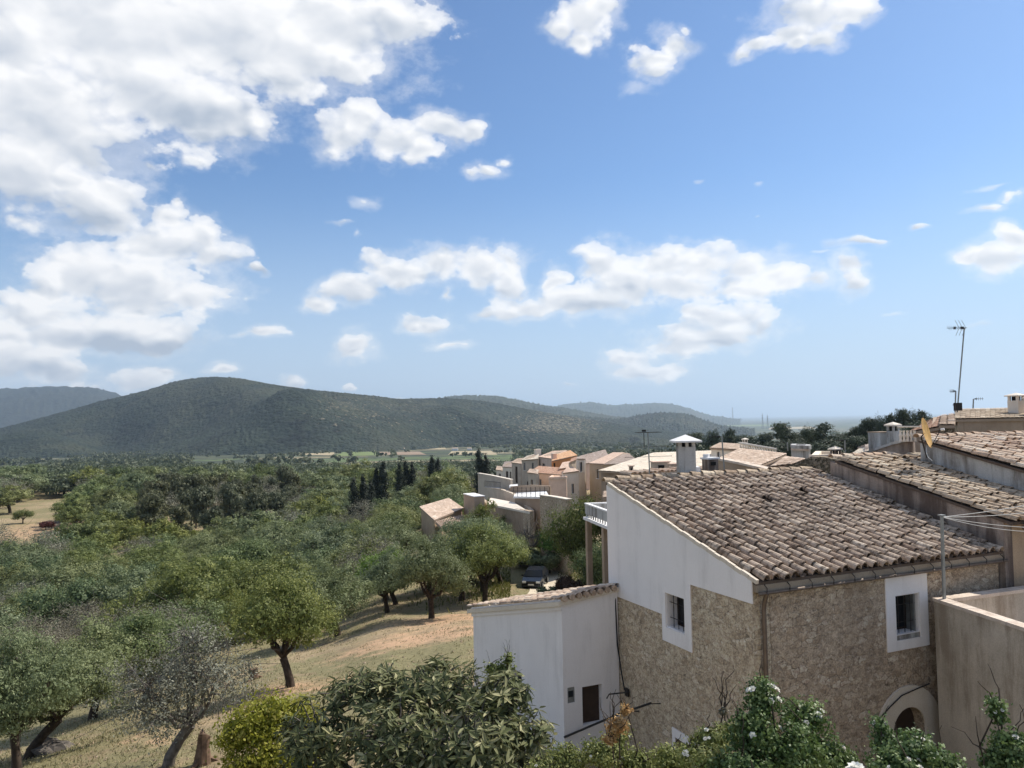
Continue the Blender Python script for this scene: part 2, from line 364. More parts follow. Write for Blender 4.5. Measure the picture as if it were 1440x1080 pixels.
M_grime = plaster('grimy_plaster', (0.29, 0.235, 0.195), (0.40, 0.33, 0.275), (0.085, 0.06, 0.048), 0.85, 1.5, 0.5, (0.42, 0.6))
M_greyw = plaster('grey_plaster', (0.42, 0.42, 0.41), (0.50, 0.50, 0.48), (0.14, 0.12, 0.10), 0.85, 1.2, 0.4, (0.45, 0.62))
M_terr = plaster('terrace_plaster', (0.46, 0.395, 0.31), (0.58, 0.50, 0.40), (0.28, 0.22, 0.16), 0.8, 1.6, 0.4, (0.46, 0.62))
M_cop = plaster('coping_plaster', (0.54, 0.44, 0.35), (0.70, 0.60, 0.50), (0.24, 0.17, 0.13), 0.6, 3.0, 0.5)
M_arch = plaster('arch_plaster', (0.62, 0.54, 0.43), (0.70, 0.62, 0.51), (0.4, 0.32, 0.24), 0.4)
M_dark = flat('dark_interior', (0.012, 0.011, 0.010), 0.6)
M_glass = flat('window_glass', (0.02, 0.022, 0.025), 0.12)
M_wood = flat('dark_wood', (0.055, 0.035, 0.025), 0.7)
M_iron = flat('dark_iron', (0.03, 0.027, 0.025), 0.6)
M_galv = flat('galvanised_pipe', (0.28, 0.29, 0.28), 0.5, 0.6)
M_gut = flat('brown_gutter', (0.16, 0.12, 0.09), 0.5, 0.3)
M_wire = flat('pale_wire', (0.42, 0.42, 0.40), 0.6)
M_cable = flat('black_cable', (0.02, 0.02, 0.022), 0.6)
M_paint = flat('white_paint', (0.78, 0.77, 0.75), 0.7, 0, 0.06)
M_dish = flat('ochre_dish', (0.55, 0.33, 0.10), 0.6, 0, 0.2, 9)
M_bark = flat('bark', (0.060, 0.045, 0.034), 0.95, 0, 0.4, 7)
M_barkg = flat('grey_bark', (0.13, 0.115, 0.10), 0.95, 0, 0.35, 7)
M_stump = flat('weathered_wood', (0.16, 0.105, 0.07), 0.95, 0, 0.4, 5)

L_olive = leafmat('olive_leaf', (0.090, 0.112, 0.044), (0.190, 0.222, 0.095), (0.36, 0.39, 0.20))
L_almond = leafmat('almond_leaf', (0.080, 0.108, 0.034), (0.175, 0.212, 0.070), (0.36, 0.39, 0.15), trans=0.35)
L_oak = leafmat('oak_leaf', (0.058, 0.084, 0.032), (0.125, 0.165, 0.060), (0.25, 0.29, 0.12))
L_pine = leafmat('pine_leaf', (0.028, 0.042, 0.024), (0.055, 0.075, 0.040), (0.11, 0.13, 0.07), trans=0.15)
L_wood = leafmat('grove_pine_leaf', (0.060, 0.070, 0.038), (0.115, 0.125, 0.064), (0.20, 0.20, 0.11), trans=0.2)
L_cyp = leafmat('cypress_leaf', (0.014, 0.022, 0.015), (0.030, 0.042, 0.026), (0.06, 0.075, 0.045), trans=0.1)
L_fresh = leafmat('fresh_leaf', (0.060, 0.120, 0.024), (0.125, 0.230, 0.045), (0.24, 0.37, 0.10), trans=0.35)
L_dry = leafmat('dry_twig_leaf', (0.11, 0.105, 0.07), (0.200, 0.195, 0.135), (0.34, 0.33, 0.25), trans=0.2)
L_yell = leafmat('yellow_leaf', (0.13, 0.155, 0.026), (0.27, 0.30, 0.058), (0.46, 0.44, 0.14), trans=0.35)
L_loq = leafmat('loquat_leaf', (0.050, 0.065, 0.028), (0.140, 0.155, 0.066), (0.44, 0.42, 0.23), rough=0.6, trans=0.25, ovar=0, spec=0.2)  # pale end paints tan leaf highlights into the colour
L_weed = leafmat('weed_leaf', (0.080, 0.105, 0.030), (0.190, 0.220, 0.070), (0.40, 0.41, 0.18), trans=0.3, ovar=0)
L_rose = leafmat('rose_leaf', (0.040, 0.080, 0.024), (0.105, 0.165, 0.055), (0.29, 0.37, 0.17), rough=0.5, trans=0.28, ovar=0, spec=0.35)
L_petal = leafmat('white_petal', (0.62, 0.60, 0.52), (0.80, 0.78, 0.70), (0.88, 0.87, 0.82), trans=0.3, ovar=0)
L_dead = leafmat('dried_flower', (0.35, 0.19, 0.07), (0.52, 0.33, 0.14), (0.70, 0.55, 0.30), trans=0.3, ovar=0)
L_red = leafmat('dark_red_leaf', (0.045, 0.020, 0.014), (0.090, 0.038, 0.026), (0.15, 0.07, 0.05), trans=0.15)

# ------------------------------------------------------------------ terrain
TR = np.array([0, 6, 9, 12, 16, 20, 25, 30, 36, 44, 55, 70, 85, 100, 125, 150, 190, 240, 320, 450, 650, 950, 1400, 2000, 3000, 5000, 9000, 16000, 70000], float)
TC = np.array([-700, 0, 250, 420, 560, 660, 760, 860, 1000, 1300, 1700], float)
TZ = {
 -700: [-4.3,-4.3,-5.0,-7.0,-8.8,-9.4,-10.2,-11.2,-12.5,-14.0,-15.5,-17.0,-18.5,-20,-22,-23,-23,-22,-21,-24,-34,-46,-58,-66,-74,-82,-92,-105,-115],
 0:    [-4.3,-4.3,-5.0,-7.0,-8.8,-9.4,-10.1,-11.0,-12.4,-14.0,-15.5,-17.2,-19.0,-20.5,-22.0,-22.8,-22.6,-21.5,-21.5,-25,-36,-47,-58,-66,-74,-82,-92,-105,-115],
 250:  [-4.3,-4.3,-5.0,-7.0,-8.8,-9.4, -9.8,-10.6,-11.9,-13.5,-15.2,-17.2,-19.0,-20.5,-22.0,-23.0,-23.2,-22.8,-23,-27,-37,-47,-58,-66,-74,-82,-92,-105,-115],
 420:  [-4.3,-4.3,-5.0,-7.0,-8.8,-9.3, -9.6,-10.1,-11.2,-12.8,-14.7,-16.5,-18.0,-19.2,-20.8,-22.0,-23.0,-23.5,-24.5,-29,-38,-47,-58,-66,-74,-82,-92,-105,-115],
 560:  [-4.3,-4.3,-5.0,-7.0,-8.8,-9.2, -9.4,-9.8,-10.5,-11.7,-13.4,-15.0,-15.8,-16.8,-18.5,-20.0,-21.8,-23.5,-25.5,-30,-38,-47,-58,-66,-74,-82,-92,-105,-115],
 660:  [-4.3,-4.3,-5.0,-7.0,-8.8,-9.1, -9.2,-9.5,-10.1,-11.3,-13.2,-14.4,-14.4,-14.4,-15.5,-17.0,-19.5,-22.5,-26,-31,-39,-47,-58,-66,-74,-82,-92,-105,-115],
 760:  [-4.3,-4.3,-5.0,-7.0,-8.8,-9.0, -9.1,-9.6,-10.6,-12.0,-13.6,-14.7,-13.9,-13.2,-13.2,-13.6,-16,-20,-26,-32,-40,-48,-58,-66,-74,-82,-92,-105,-115],
 860:  [-4.3,-4.3,-5.0,-7.0,-8.8,-9.0, -9.0,-9.4,-10.2,-11.4,-12.6,-13.4,-13.0,-12.4,-12.6,-13.2,-15,-18,-24,-32,-41,-50,-60,-68,-76,-84,-94,-107,-117],
 1000: [-4.3,-4.3,-5.0,-7.0,-8.8,-9.0, -9.0,-9.0,-9.2, -9.6,-10.2,-11.0,-11.0,-11.0,-11.5,-12,-13,-16,-24,-34,-46,-58,-70,-78,-86,-92,-98,-107,-117],
 1300: [-4.3,-4.3,-5.0,-7.0,-8.8,-9.0, -8.8,-8.6,-8.4, -8.0,-8.0,-8.0,-8.0,-8.0,-8.0,-8.5,-11,-16,-26,-38,-50,-62,-74,-82,-90,-95,-100,-107,-117],
 1700: [-4.3,-4.3,-5.0,-7.0,-8.8,-9.0, -8.8,-8.6,-8.4, -8.0,-7,-7,-7,-7,-7,-8,-10,-16,-26,-38,-50,-62,-74,-82,-90,-95,-100,-107,-117]}
TA = np.arctan((TC - 720) / F)
TG = np.array([TZ[int(c)] for c in TC]); TL = np.log(TR + 3)
rs = np.random.RandomState(5)
_ph = rs.uniform(0, 6.28, (24, 2)); _dir = rs.uniform(0, 6.28, 24)


def wob(x, y, scale):
    s = 0
    for i in range(12):
        k = 2 * math.pi / (scale * (0.35 + 0.12 * i)); s = s + np.sin((x * math.cos(_dir[i]) + y * math.sin(_dir[i])) * k + _ph[i, 0]) * (0.35 + 0.12 * i)
    return s / 5.0


def Hn(x, y):
    x = np.asarray(x, float); y = np.asarray(y, float)
    r = np.hypot(x, y); a = np.clip(np.arctan2(x, np.maximum(y, 1e-3) if False else y), TA[0], TA[-1])
    l = np.log(r + 3)
    i = np.clip(np.searchsorted(TL, l) - 1, 0, len(TL) - 2); fr = np.clip((l - TL[i]) / (TL[i + 1] - TL[i]), 0, 1)
    j = np.clip(np.searchsorted(TA, a) - 1, 0, len(TA) - 2); fa = (a - TA[j]) / (TA[j + 1] - TA[j]); fa = fa * fa * (3 - 2 * fa)
    z = (TG[j, i] * (1 - fr) + TG[j, i + 1] * fr) * (1 - fa) + (TG[j + 1, i] * (1 - fr) + TG[j + 1, i + 1] * fr) * fa
    return z + wob(x, y, 14.0) * 0.10 * np.clip((r - 15) / 20, 0, 1) + wob(x, y, 90.0) * 0.5 * np.clip((r - 120) / 200, 0, 1)
def H(x, y): return float(Hn(x, y))
def gpx(x, y):
    d = ray(x, y); t = 8.0
    while t < 60000:
        if d.z * t < H(d.x * t, t): break
        t *= 1.01
    return Vector((d.x * t, t, H(d.x * t, t)))


def grid_mesh(X, Y, Z, tint=None):
    n, m = X.shape; b = MB(); idx = np.arange(n * m).reshape(n, m)
    f = np.stack([idx[:-1, :-1].ravel(), idx[1:, :-1].ravel(), idx[1:, 1:].ravel(), idx[:-1, 1:].ravel()], 1)
    b.add(np.stack([X.ravel(), Y.ravel(), Z.ravel()], 1), f, None if tint is None else tint[:-1, :-1].ravel()); return b


azs = np.concatenate([np.linspace(-180, -46, 50), np.linspace(-44, 44, 330), np.linspace(46, 180, 50)]) * math.pi / 180
rr = np.concatenate([[0.05, 2, 4], np.geomspace(5.5, 400, 210), np.geomspace(415, 45000, 90)])
RR, AA = np.meshgrid(rr, azs, indexing='ij')
X, Y = RR * np.sin(AA), RR * np.cos(AA); Z = Hn(X, Y)
m_ground, nt, b = newmat('ground_soil', 0.95); p = pos(nt)
n1 = noise(nt, p, 0.10, 7, 0.6); n2 = noise(nt, p, 0.9, 8, 0.65); n3 = noise(nt, p, 6.0, 6, 0.7)
c = mixc(nt, mrange(nt, n2, 0.35, 0.65), (0.25, 0.19, 0.115), (0.40, 0.315, 0.19))
gr = mrange(nt, math_(nt, 'ADD', math_(nt, 'MULTIPLY', n1, 0.55), math_(nt, 'MULTIPLY', n2, 0.5)), 0.46, 0.56)
c = mixc(nt, math_(nt, 'MULTIPLY', gr, 0.75), c, (0.165, 0.16, 0.075))
red = nd(nt, 'ShaderNodeAttribute', attribute_name='tint').outputs['Fac']
c = mixc(nt, mrange(nt, math_(nt, 'ADD', red, math_(nt, 'MULTIPLY', math_(nt, 'SUBTRACT', n2, 0.5), 0.9)), 0.55, 0.85), c, (0.46, 0.30, 0.185))
c = mixc(nt, 0.5, c, mixc(nt, mrange(nt, n3, 0.3, 0.7), (0.28, 0.28, 0.28), (0.72, 0.72, 0.72)), 'OVERLAY')
sp = nd(nt, 'ShaderNodeSeparateXYZ', {0: p}).outputs
far = mrange(nt, sp[1], 330, 600, 0, 1)
fp = scaled(nt, p, (0.0016, 0.0045, 0))
fv = nd(nt, 'ShaderNodeTexVoronoi', {'Vector': fp, 'Scale': 2.6}, feature='F1'); fr_ = nd(nt, 'ShaderNodeSeparateColor', {0: fv.outputs['Color']}).outputs
fc = mixc(nt, mrange(nt, fr_[0], 0.2, 0.75), (0.050, 0.062, 0.034), (0.085, 0.095, 0.05)); fc = mixc(nt, mrange(nt, fr_[1], 0.80, 0.9), fc, (0.30, 0.25, 0.15)); fc = mixc(nt, mrange(nt, fr_[2], 0.86, 0.9), fc, (0.12, 0.16, 0.06))
fn = noise(nt, p, 0.03, 8, 0.7); fc = mixc(nt, mrange(nt, fn, 0.45, 0.58), fc, (0.035, 0.045, 0.026))
c = mixc(nt, far, c, fc)
nt.links.new(c, b.inputs['Base Color']); bump(nt, b, math_(nt, 'ADD', n2, n3), 0.5, 0.08)


def gauss(cx, cy, sx_, sy_): return np.exp(-((X - cx) / sx_) ** 2 - ((Y - cy) / sy_) ** 2)
RED = 0.25 + 0.55 * gauss(-5, 39, 7, 4.5) + 0.5 * gauss(-9.5, 31, 4, 3) + 0.55 * gauss(-3, 48, 8, 5) + 0.5 * gauss(-100, 170, 26, 40) + 0.4 * gauss(-12, 26, 3, 3)
g = grid_mesh(X, Y, Z, RED).build('ground', m_ground, smooth=True); g['kind'] = 'structure'


# hills: (name, silhouette points in the photo, distance of the crest, half depth, base height)
def hillmat(name, c1, c2, c3, sc, patch=0.0, pc=(0.30, 0.25, 0.17)):
    m, nt, b = newmat(name, 1.0); p = pos(nt)
    v = nd(nt, 'ShaderNodeTexVoronoi', {'Vector': p, 'Scale': sc}, feature='F1'); n = noise(nt, p, sc * 0.16, 8, 0.65); n0 = noise(nt, p, sc * 0.03, 5, 0.6)
    c = mixc(nt, mrange(nt, n, 0.42, 0.58), c1, c2); c = mixc(nt, mrange(nt, n0, 0.48, 0.60), c, c3); c = mixc(nt, mrange(nt, noise(nt, p, sc * 0.08, 6, 0.7), 0.54, 0.64), c, tuple(k * 0.45 for k in c1)); c = mixc(nt, math_(nt, 'MULTIPLY', mrange(nt, noise(nt, p, sc * 0.14, 7, 0.75), 0.63, 0.72), 0.4), c, (0.10, 0.095, 0.06))  # darker noise patches paint gully shade that the even light leaves out
    s = nd(nt, 'ShaderNodeSeparateColor', {0: v.outputs['Color']}).outputs
    c = mixc(nt, math_(nt, 'MULTIPLY', mrange(nt, s[0], 0.3, 1.0), 0.25), c, tuple(k * 2.0 for k in c2))
    if patch > 0:
        t = nd(nt, 'ShaderNodeAttribute', attribute_name='tint').outputs['Fac']
        pm = mrange(nt, math_(nt, 'ADD', t, math_(nt, 'MULTIPLY', math_(nt, 'SUBTRACT', noise(nt, p, sc * 0.9, 4, 0.75), 0.5), 3.2)), 0.72, 0.98)
        c = mixc(nt, math_(nt, 'MULTIPLY', pm, patch), c, pc)
    nt.links.new(c, b.inputs['Base Color']); bump(nt, b, math_(nt, 'SUBTRACT', n, math_(nt, 'MULTIPLY', v.outputs['Distance'], 0.25)), 1.0, 22.0); return m


def hill(sil, dist, half, mat, rough, cols=420, rows=90, spurs=0.10, tint=None, seed=1, bumpy=6.0):
    xs = np.array([s[0] for s in sil], float); zs = np.array([at(s[0], s[1], dist).z for s in sil])
    px = np.linspace(xs[0], xs[-1], cols); az_ = (px - 720) / F
    zc = np.interp(px, xs, zs)
    k = np.ones(9) / 9; zc = np.convolve(np.pad(zc, 4, mode='edge'), k, 'valid')
    t = np.linspace(-1, 1, rows); A, T = np.meshgrid(az_, t, indexing='ij')
    Yd = dist + T * half; Xd = A * Yd
    base = np.minimum(Hn(Xd, Yd), -40) - 12
    r2 = np.random.RandomState(seed)
    cs = half * 1.0; sp_ = 0; wx = 0
    for i in range(14):
        an = r2.uniform(0, 6.28); wl = cs * r2.uniform(.22, 1.3); sp_ = sp_ + np.sin((Xd * math.cos(an) + Yd * math.sin(an)) * 6.283 / wl + r2.uniform(0, 6.28)) * (wl / cs) ** .8 / 5
    tt_ = np.abs(T) ; prof = np.clip(1 - tt_ ** 1.25, 0, 1)
    rel = sp_ * np.clip(tt_ * 2.2, 0, 1) * np.clip((1 - tt_) * 3, 0, 1) * spurs
    hgt = (zc[:, None] - base)
    Zd = base + hgt * (prof * prof * (3 - 2 * prof) * 0.4 + prof * 0.6) + hgt * rel
    crest = base + hgt
    Zd = np.minimum(Zd, np.where(T < 0, crest * (dist + T * half) / dist, crest))
    rnd = r2.rand(cols, rows) - 0.5
    sm = (rnd + np.roll(rnd, 1, 0) + np.roll(rnd, 1, 1) + np.roll(np.roll(rnd, 1, 0), 1, 1)) / 2
    Zd = Zd + sm * rough + (r2.rand(cols, rows) ** 6) * rough
    ti = None if tint is None else tint(A * F + 720, T, Zd)
    return grid_mesh(Xd, Yd, Zd, ti)


MH_main = hillmat('hill_forest', (0.014, 0.023, 0.017), (0.028, 0.039, 0.025), (0.044, 0.050, 0.030), 0.10, 0.75, (0.30, 0.25, 0.17))
MH_far = hillmat('far_hill_forest', (0.035, 0.045, 0.03), (0.05, 0.06, 0.038), (0.06, 0.06, 0.04), 0.04)
MH_dark = hillmat('shaded_ridge_forest', (0.018, 0.024, 0.02), (0.026, 0.032, 0.024), (0.03, 0.034, 0.026), 0.03)  # cloud shadow over this ridge put into darker forest tones
SIL_A = [(-420,640),(-200,628),(-60,612),(0,603),(50,590),(100,576),(140,564),(165,559),(180,555),(205,549),(230,541),(250,535),(280,531),(300,530),(340,533),(380,541),(430,548),(480,553),(530,558),(560,562),(600,560),(640,560),(680,564),(720,571),(760,579),(800,586),(850,594),(900,602),(960,610),(1010,616)]
def tintA(px, T, Zd):
    t = 0.62 * np.exp(-((px - 790) / 85) ** 2) * (T < 0) * np.clip((Zd + 60) / 25, 0, 1) * np.exp(-((Zd + 15) / 55) ** 2)
    t = t + 0.36 * np.exp(-((px - 480) / 90) ** 2) * (T < 0) * np.exp(-((Zd - 30) / 60) ** 2) + 0.25 * np.exp(-((px - 620) / 120) ** 2) * (T < 0)
    return t + 0.12
hm = hill(SIL_A, 2500, 950, MH_main, 2.6, 900, 170, 0.60, tintA, 3); o = hm.build('forested_hill', MH_main, smooth=True); o['kind'] = 'structure'
SIL_B = [(540,575),(600,562),(629,558),(654,556),(699,557),(734,564),(768,571),(796,574),(840,582),(900,592),(980,600)]
o = hill(SIL_B, 4600, 900, MH_far, 9.0, 300, 60, 0.14, None, 5).build('rear_hill', MH_far, smooth=True); o['kind'] = 'structure'
SIL_C = [(740,590),(765,575),(793,569),(812,567),(831,565.5),(845,568),(859,570),(880,569),(907,567.5),(930,567.5),(945,568.5),(963,573),(978,578),(990,583),(1011,586.5),(1040,590)]
o = hill(SIL_C, 9000, 1500, MH_far, 14.0, 300, 50, 0.14, None, 6).build('distant_hill', MH_far, smooth=True); o['kind'] = 'structure'
SIL_D = [(740,596),(775,587),(803,585),(830,587),(865,590),(893,585),(910,582),(928,580),(949,580.5),(962,582),(976,586),(992,592),(1008,598),(1060,604)]
o = hill(SIL_D, 3600, 500, MH_main, 8.0, 300, 60, 0.14, None, 7).build('low_wooded_hill', MH_main, smooth=True); o['kind'] = 'structure'
SIL_E = [(-500,575),(-260,552),(-120,548),(0,547),(30,546),(60,543.5),(100,545),(120,543.5),(140,547),(158,552),(175,560),(230,590),(300,610)]
o = hill(SIL_E, 6500, 1500, MH_dark, 12.0, 300, 60, 0.1, None, 8).build('blue_mountain_ridge', MH_dark, smooth=True); o['kind'] = 'structure'


def drape(pts, name, mat, lift=0.25, label=None, n=24, kind='structure'):
    P = [gpx(*p) for p in pts]      # four corners: near-left, near-right, far-right, far-left
    u = np.linspace(0, 1, n); U, V = np.meshgrid(u, u, indexing='ij')
    f = lambda i: (1 - U) * (1 - V) * P[0][i] + U * (1 - V) * P[1][i] + U * V * P[2][i] + (1 - U) * V * P[3][i]
    Xq, Yq = f(0), f(1); o = grid_mesh(Xq, Yq, Hn(Xq, Yq) + lift).build(name, mat, smooth=True); o['kind'] = kind; return o


M_field1 = plaster('dry_field', (0.34, 0.28, 0.17), (0.42, 0.35, 0.22), (0.22, 0.2, 0.11), 0.4, 0.02, 0.0)
M_field2 = plaster('green_field', (0.14, 0.18, 0.06), (0.18, 0.22, 0.08), (0.10, 0.12, 0.05), 0.4, 0.02, 0.0)
M_field3 = plaster('brown_field', (0.26, 0.19, 0.13), (0.30, 0.22, 0.15), (0.18, 0.14, 0.10), 0.4, 0.02, 0.0)
for q, mt in (([(470,642),(535,641),(530,634),(485,635)], M_field2), ([(528,640),(600,640),(590,635.5),(530,636)], M_field3), ([(560,633),(628,632),(622,627),(575,628)], M_field1),
              ([(290,638),(370,637),(350,632),(300,633)], M_field1), ([(630,640),(700,640),(690,634),(635,635)], M_field1), ([(420,640),(470,641),(470,636),(430,636)], M_field1), ([(360,631),(430,631),(420,628),(370,628)], M_field3),
              ([(1000,612),(1060,611),(1055,606),(1005,607)], M_field1), ([(1010,600),(1090,599),(1080,597),(1015,598)], M_field2), ([(1080,604),(1150,603),(1140,600),(1085,601)], M_field1)):
    drape(q, 'field', mt, 0.6)

# ------------------------------------------------------------------ dirt track and clearing
M_track = plaster('track_gravel', (0.56, 0.48, 0.36), (0.66, 0.58, 0.45), (0.36, 0.29, 0.19), 0.5, 0.5, 0.5)
cl = [gpx(762, 850), gpx(772, 826), gpx(777, 806), gpx(785, 792), gpx(797, 780), gpx(806, 773)]
b = MB(); W = 1.5; prevp = None
cx = []; 
for i in range(len(cl) - 1):
    for s in np.linspace(0, 1, 12, endpoint=False): cx.append(cl[i].lerp(cl[i + 1], s))
for i in range(len(cx) - 1):
    d = (cx[i + 1] - cx[i]).normalized(); nn = Vector((d.y, -d.x, 0)); w = W * (1 + 0.06 * math.sin(i * 0.7))
    row = [cx[i] + nn * w * s for s in (-1, -.5, 0, .5, 1)]; row = [Vector((q.x, q.y, H(q.x, q.y) + 0.05 + 0.03 * (k in (1, 2, 3)))) for k, q in enumerate(row)]
    if prevp:
        for k in range(4): b.face([prevp[k], prevp[k + 1], row[k + 1], row[k]])
    prevp = row
o = b.build('dirt_track', M_track, smooth=True); o['kind'] = 'structure'
M_brownc = plaster('cornice_plaster', (0.27, 0.22, 0.165), (0.34, 0.28, 0.21), (0.14, 0.11, 0.08), 0.5)


# ------------------------------------------------------------------ roofs and walls
def arcs(K, r): a = np.linspace(0, math.pi, K + 1); return np.cos(a) * r, np.sin(a) * r


def tiles(mb, O, eu, es, nz, L, W, pitch=0.28, expo=0.40, r=0.125, seed=0, K=5, lip=True, jit=1.0, lift=0.03, skip=0.0, inv=False, tmean=0.5, wave=0.0, hf=1.0, lap=0.022):
    """Rows of barrel tiles on the plane O + a*eu + b*es; columns run up the slope, each tile laps the one below."""
    rg = np.random.RandomState(seed); O, eu, es, nz = [np.array(q, float) for q in (O, eu, es, nz)]
    nc = max(1, int(round(L / pitch))); nr = max(1, int(round(W / expo))); pc = L / nc; ex = W / nr
    ci, ri = np.meshgrid(np.arange(nc), np.arange(nr), indexing='ij'); ci = ci.ravel(); ri = ri.ravel()
    keep = rg.rand(len(ci)) >= skip; ci = ci[keep]; ri = ri[keep]; n = len(ci)
    colj = rg.randn(nc)[ci] * 0.012 * jit; ph = (rg.rand(nc)[ci] - .5) * 0.34 * jit
    a0 = (ci + .5 + (.5 if inv else 0)) * pc + colj + rg.randn(n) * 0.006 * jit; b0 = ri * ex + ph * ex + rg.randn(n) * 0.02 * jit - 0.04
    sk = rg.randn(n) * 0.018 * jit; up = rg.randn(n) * 0.008 * jit
    if wave: up = up + wave * np.sin(a0 * 1.1 + seed) * np.sin(b0 * 0.9 + 1)
    ca, sa = arcs(K, 1.0); sgn = -1.0 if inv else 1.0
    def ring(rad, b, h, sh):        # -> n x (K+1) x 3
        A = (a0 + sh)[:, None] + ca[None] * rad; Hh = h[:, None] + sgn * sa[None] * rad * hf
        B = np.repeat(b[:, None], K + 1, 1)
        return O + A[..., None] * eu + B[..., None] * es + Hh[..., None] * nz
    h0 = np.full(n, lift + lap) + up; h1 = np.full(n, lift - 0.004) + up
    R0 = ring(r, b0, h0, sk * 0); R1 = ring(r * 0.80, b0 + ex + 0.06, h1, sk)
    T = np.clip(rg.normal(tmean, 0.17, n) + rg.randn(nc)[ci] * 0.05, 0, 1)
    V = [R0, R1]; base = (K + 1)
    if lip: V.append(ring(r - 0.020, b0 + 0.003, h0 - 0.004, sk * 0))
    V = np.stack(V, 1); m = V.shape[1]; off = (np.arange(n) * m * base)[:, None, None]
    k = np.arange(K)
    f = np.stack([k, k + 1, base + k + 1, base + k], 1)[None] + off
    fs = [f.reshape(-1, 4)]; ts = [np.repeat(T, K)]
    if lip:
        f2 = np.stack([2 * base + k, 2 * base + k + 1, k + 1, k], 1)[None] + off; fs.append(f2.reshape(-1, 4)); ts.append(np.repeat(T * 0.6, K))
    mb.add(V.reshape(-1, 3), np.concatenate(fs), np.concatenate(ts))


def quadroof(mb, base_mb, eL, eR, rR, rL, seed=0, pitch=0.30, expo=0.45, K=3, lip=False, r=0.13, hf=0.5, lift=.03, lap=.022):
    """Tiles over a roof quad (eave left, eave right, ridge right, ridge left), mapped bilinearly, over a solid slab."""
    eL, eR, rR, rL = [Vector(q) for q in (eL, eR, rR, rL)]
    L = ((eR - eL).length + (rR - rL).length) / 2; W = ((rL - eL).length + (rR - eR).length) / 2
    t = MB(); tiles(t, (0, 0, 0), (1, 0, 0), (0, 1, 0), (0, 0, 1), L, W, pitch, expo, r, seed, K, lip, hf=hf, lift=lift, lap=lap, jit=1.0 if lap > .01 else .3)
    v = np.concatenate(t.v); u = v[:, 0] / L; w = v[:, 1] / W
    nz = (eR - eL).cross(rL - eL).normalized(); nz = nz if nz.z > 0 else -nz
    P = lambda q: np.array(q)
    q = ((1 - u) * (1 - w))[:, None] * P(eL) + (u * (1 - w))[:, None] * P(eR) + (u * w)[:, None] * P(rR) + ((1 - u) * w)[:, None] * P(rL) + v[:, 2:3] * P(nz)
    mb.add(q, np.concatenate(t.f[4]), np.concatenate(t.t[4]))
    dn = Vector((0, 0, -0.12)); d2 = Vector((0, 0, -0.06)); base_mb.hexa([eL + dn * 1.5, eR + dn * 1.5, rR + dn * 1.5, rL + dn * 1.5], [eL + d2, eR + d2, rR + d2, rL + d2], 0.3)


def cell(mb, O, d, nin, th, c, t=0.5):
    uL, uR, bL, bR, tL, tR = c; O = Vector(O); d = Vector(d); nin = Vector(nin)
    P = lambda u, z, k: Vector((O.x, O.y, 0)) + d * u + nin * k + Vector((0, 0, z))
    mb.hexa([P(uL, bL, 0), P(uR, bR, 0), P(uR, bR, th), P(uL, bL, th)], [P(uL, tL, 0), P(uR, tR, 0), P(uR, tR, th), P(uL, tL, th)], t)


def wallcells(mb, O, d, nin, th, u0, u1, zb, zt0, zt1, holes=(), t=0.5):
    us = sorted(set([u0, u1] + [q for h in holes for q in h[:2]])); zt = lambda u: zt0 + (zt1 - zt0) * (u - u0) / (u1 - u0)
    for a, b_ in zip(us[:-1], us[1:]):
        hs = sorted([h for h in holes if h[0] <= a + 1e-6 and h[1] >= b_ - 1e-6], key=lambda h: h[2]); zl = zr = zb
        for h in hs:
            if h[2] > zl + 1e-4: cell(mb, O, d, nin, th, (a, b_, zl, zr, h[2], h[2]), t)
            top_ = (lambda u: h[3] + (h[4] - h[3]) * (u - h[0]) / (h[1] - h[0])) if len(h) > 4 else (lambda u: h[3])
            zl, zr = top_(a), top_(b_)
        cell(mb, O, d, nin, th, (a, b_, zl, zr, zt(a), zt(b_)), t)


def archholes(cu, rad, spring, zb, N=14):
    xs = [cu - rad * math.cos(math.pi * i / N) for i in range(N + 1)]; zs = [spring + rad * math.sin(math.pi * i / N) for i in range(N + 1)]
    return [(xs[i], xs[i + 1], zb, zs[i], zs[i + 1]) for i in range(N)]


def window(parent, O, d, nin, u0, u1, z0, z1, depth=0.3, frame=M_wood, bars=True, bx=0.08, name='window'):
    O = Vector(O); d = Vector(d); nin = Vector(nin); ang = math.atan2(d.y, d.x)
    P = lambda u, z, k: Vector((O.x, O.y, 0)) + d * u + nin * k + Vector((0, 0, z))
    b = MB(); w = 0.05; mu = (u0 + u1) / 2; mz = (z0 + z1) / 2
    for (cu, cz, su, sz) in ((u0 + w / 2, mz, w, z1 - z0), (u1 - w / 2, mz, w, z1 - z0), (mu, z0 + w / 2, u1 - u0 - 2 * w, w), (mu, z1 - w / 2, u1 - u0 - 2 * w, w), (mu, mz, 0.045, z1 - z0 - 2 * w)):
        b.box(P(cu, cz, depth + 0.03), (su, 0.06, sz), ang)
    fr = b.build(name, frame, parent)
    g_ = MB(); g_.box(P(mu, mz, depth + 0.035), (u1 - u0 - 2 * w, 0.015, z1 - z0 - 2 * w), ang); g_.build('pane', M_glass, fr)
    if bars:
        g_ = MB(); n = 3
        for i in range(n): u = u0 + (i + 1) * (u1 - u0) / (n + 1); g_.tube([P(u, z0, bx), P(u, z1, bx)], 0.010, 5)
        for z in (z0 + (z1 - z0) * .28, z0 + (z1 - z0) * .72): g_.tube([P(u0, z, bx + .013), P(u1, z, bx + .013)], 0.009, 5)
        g_.build('window_grille', M_iron, fr)
    return fr


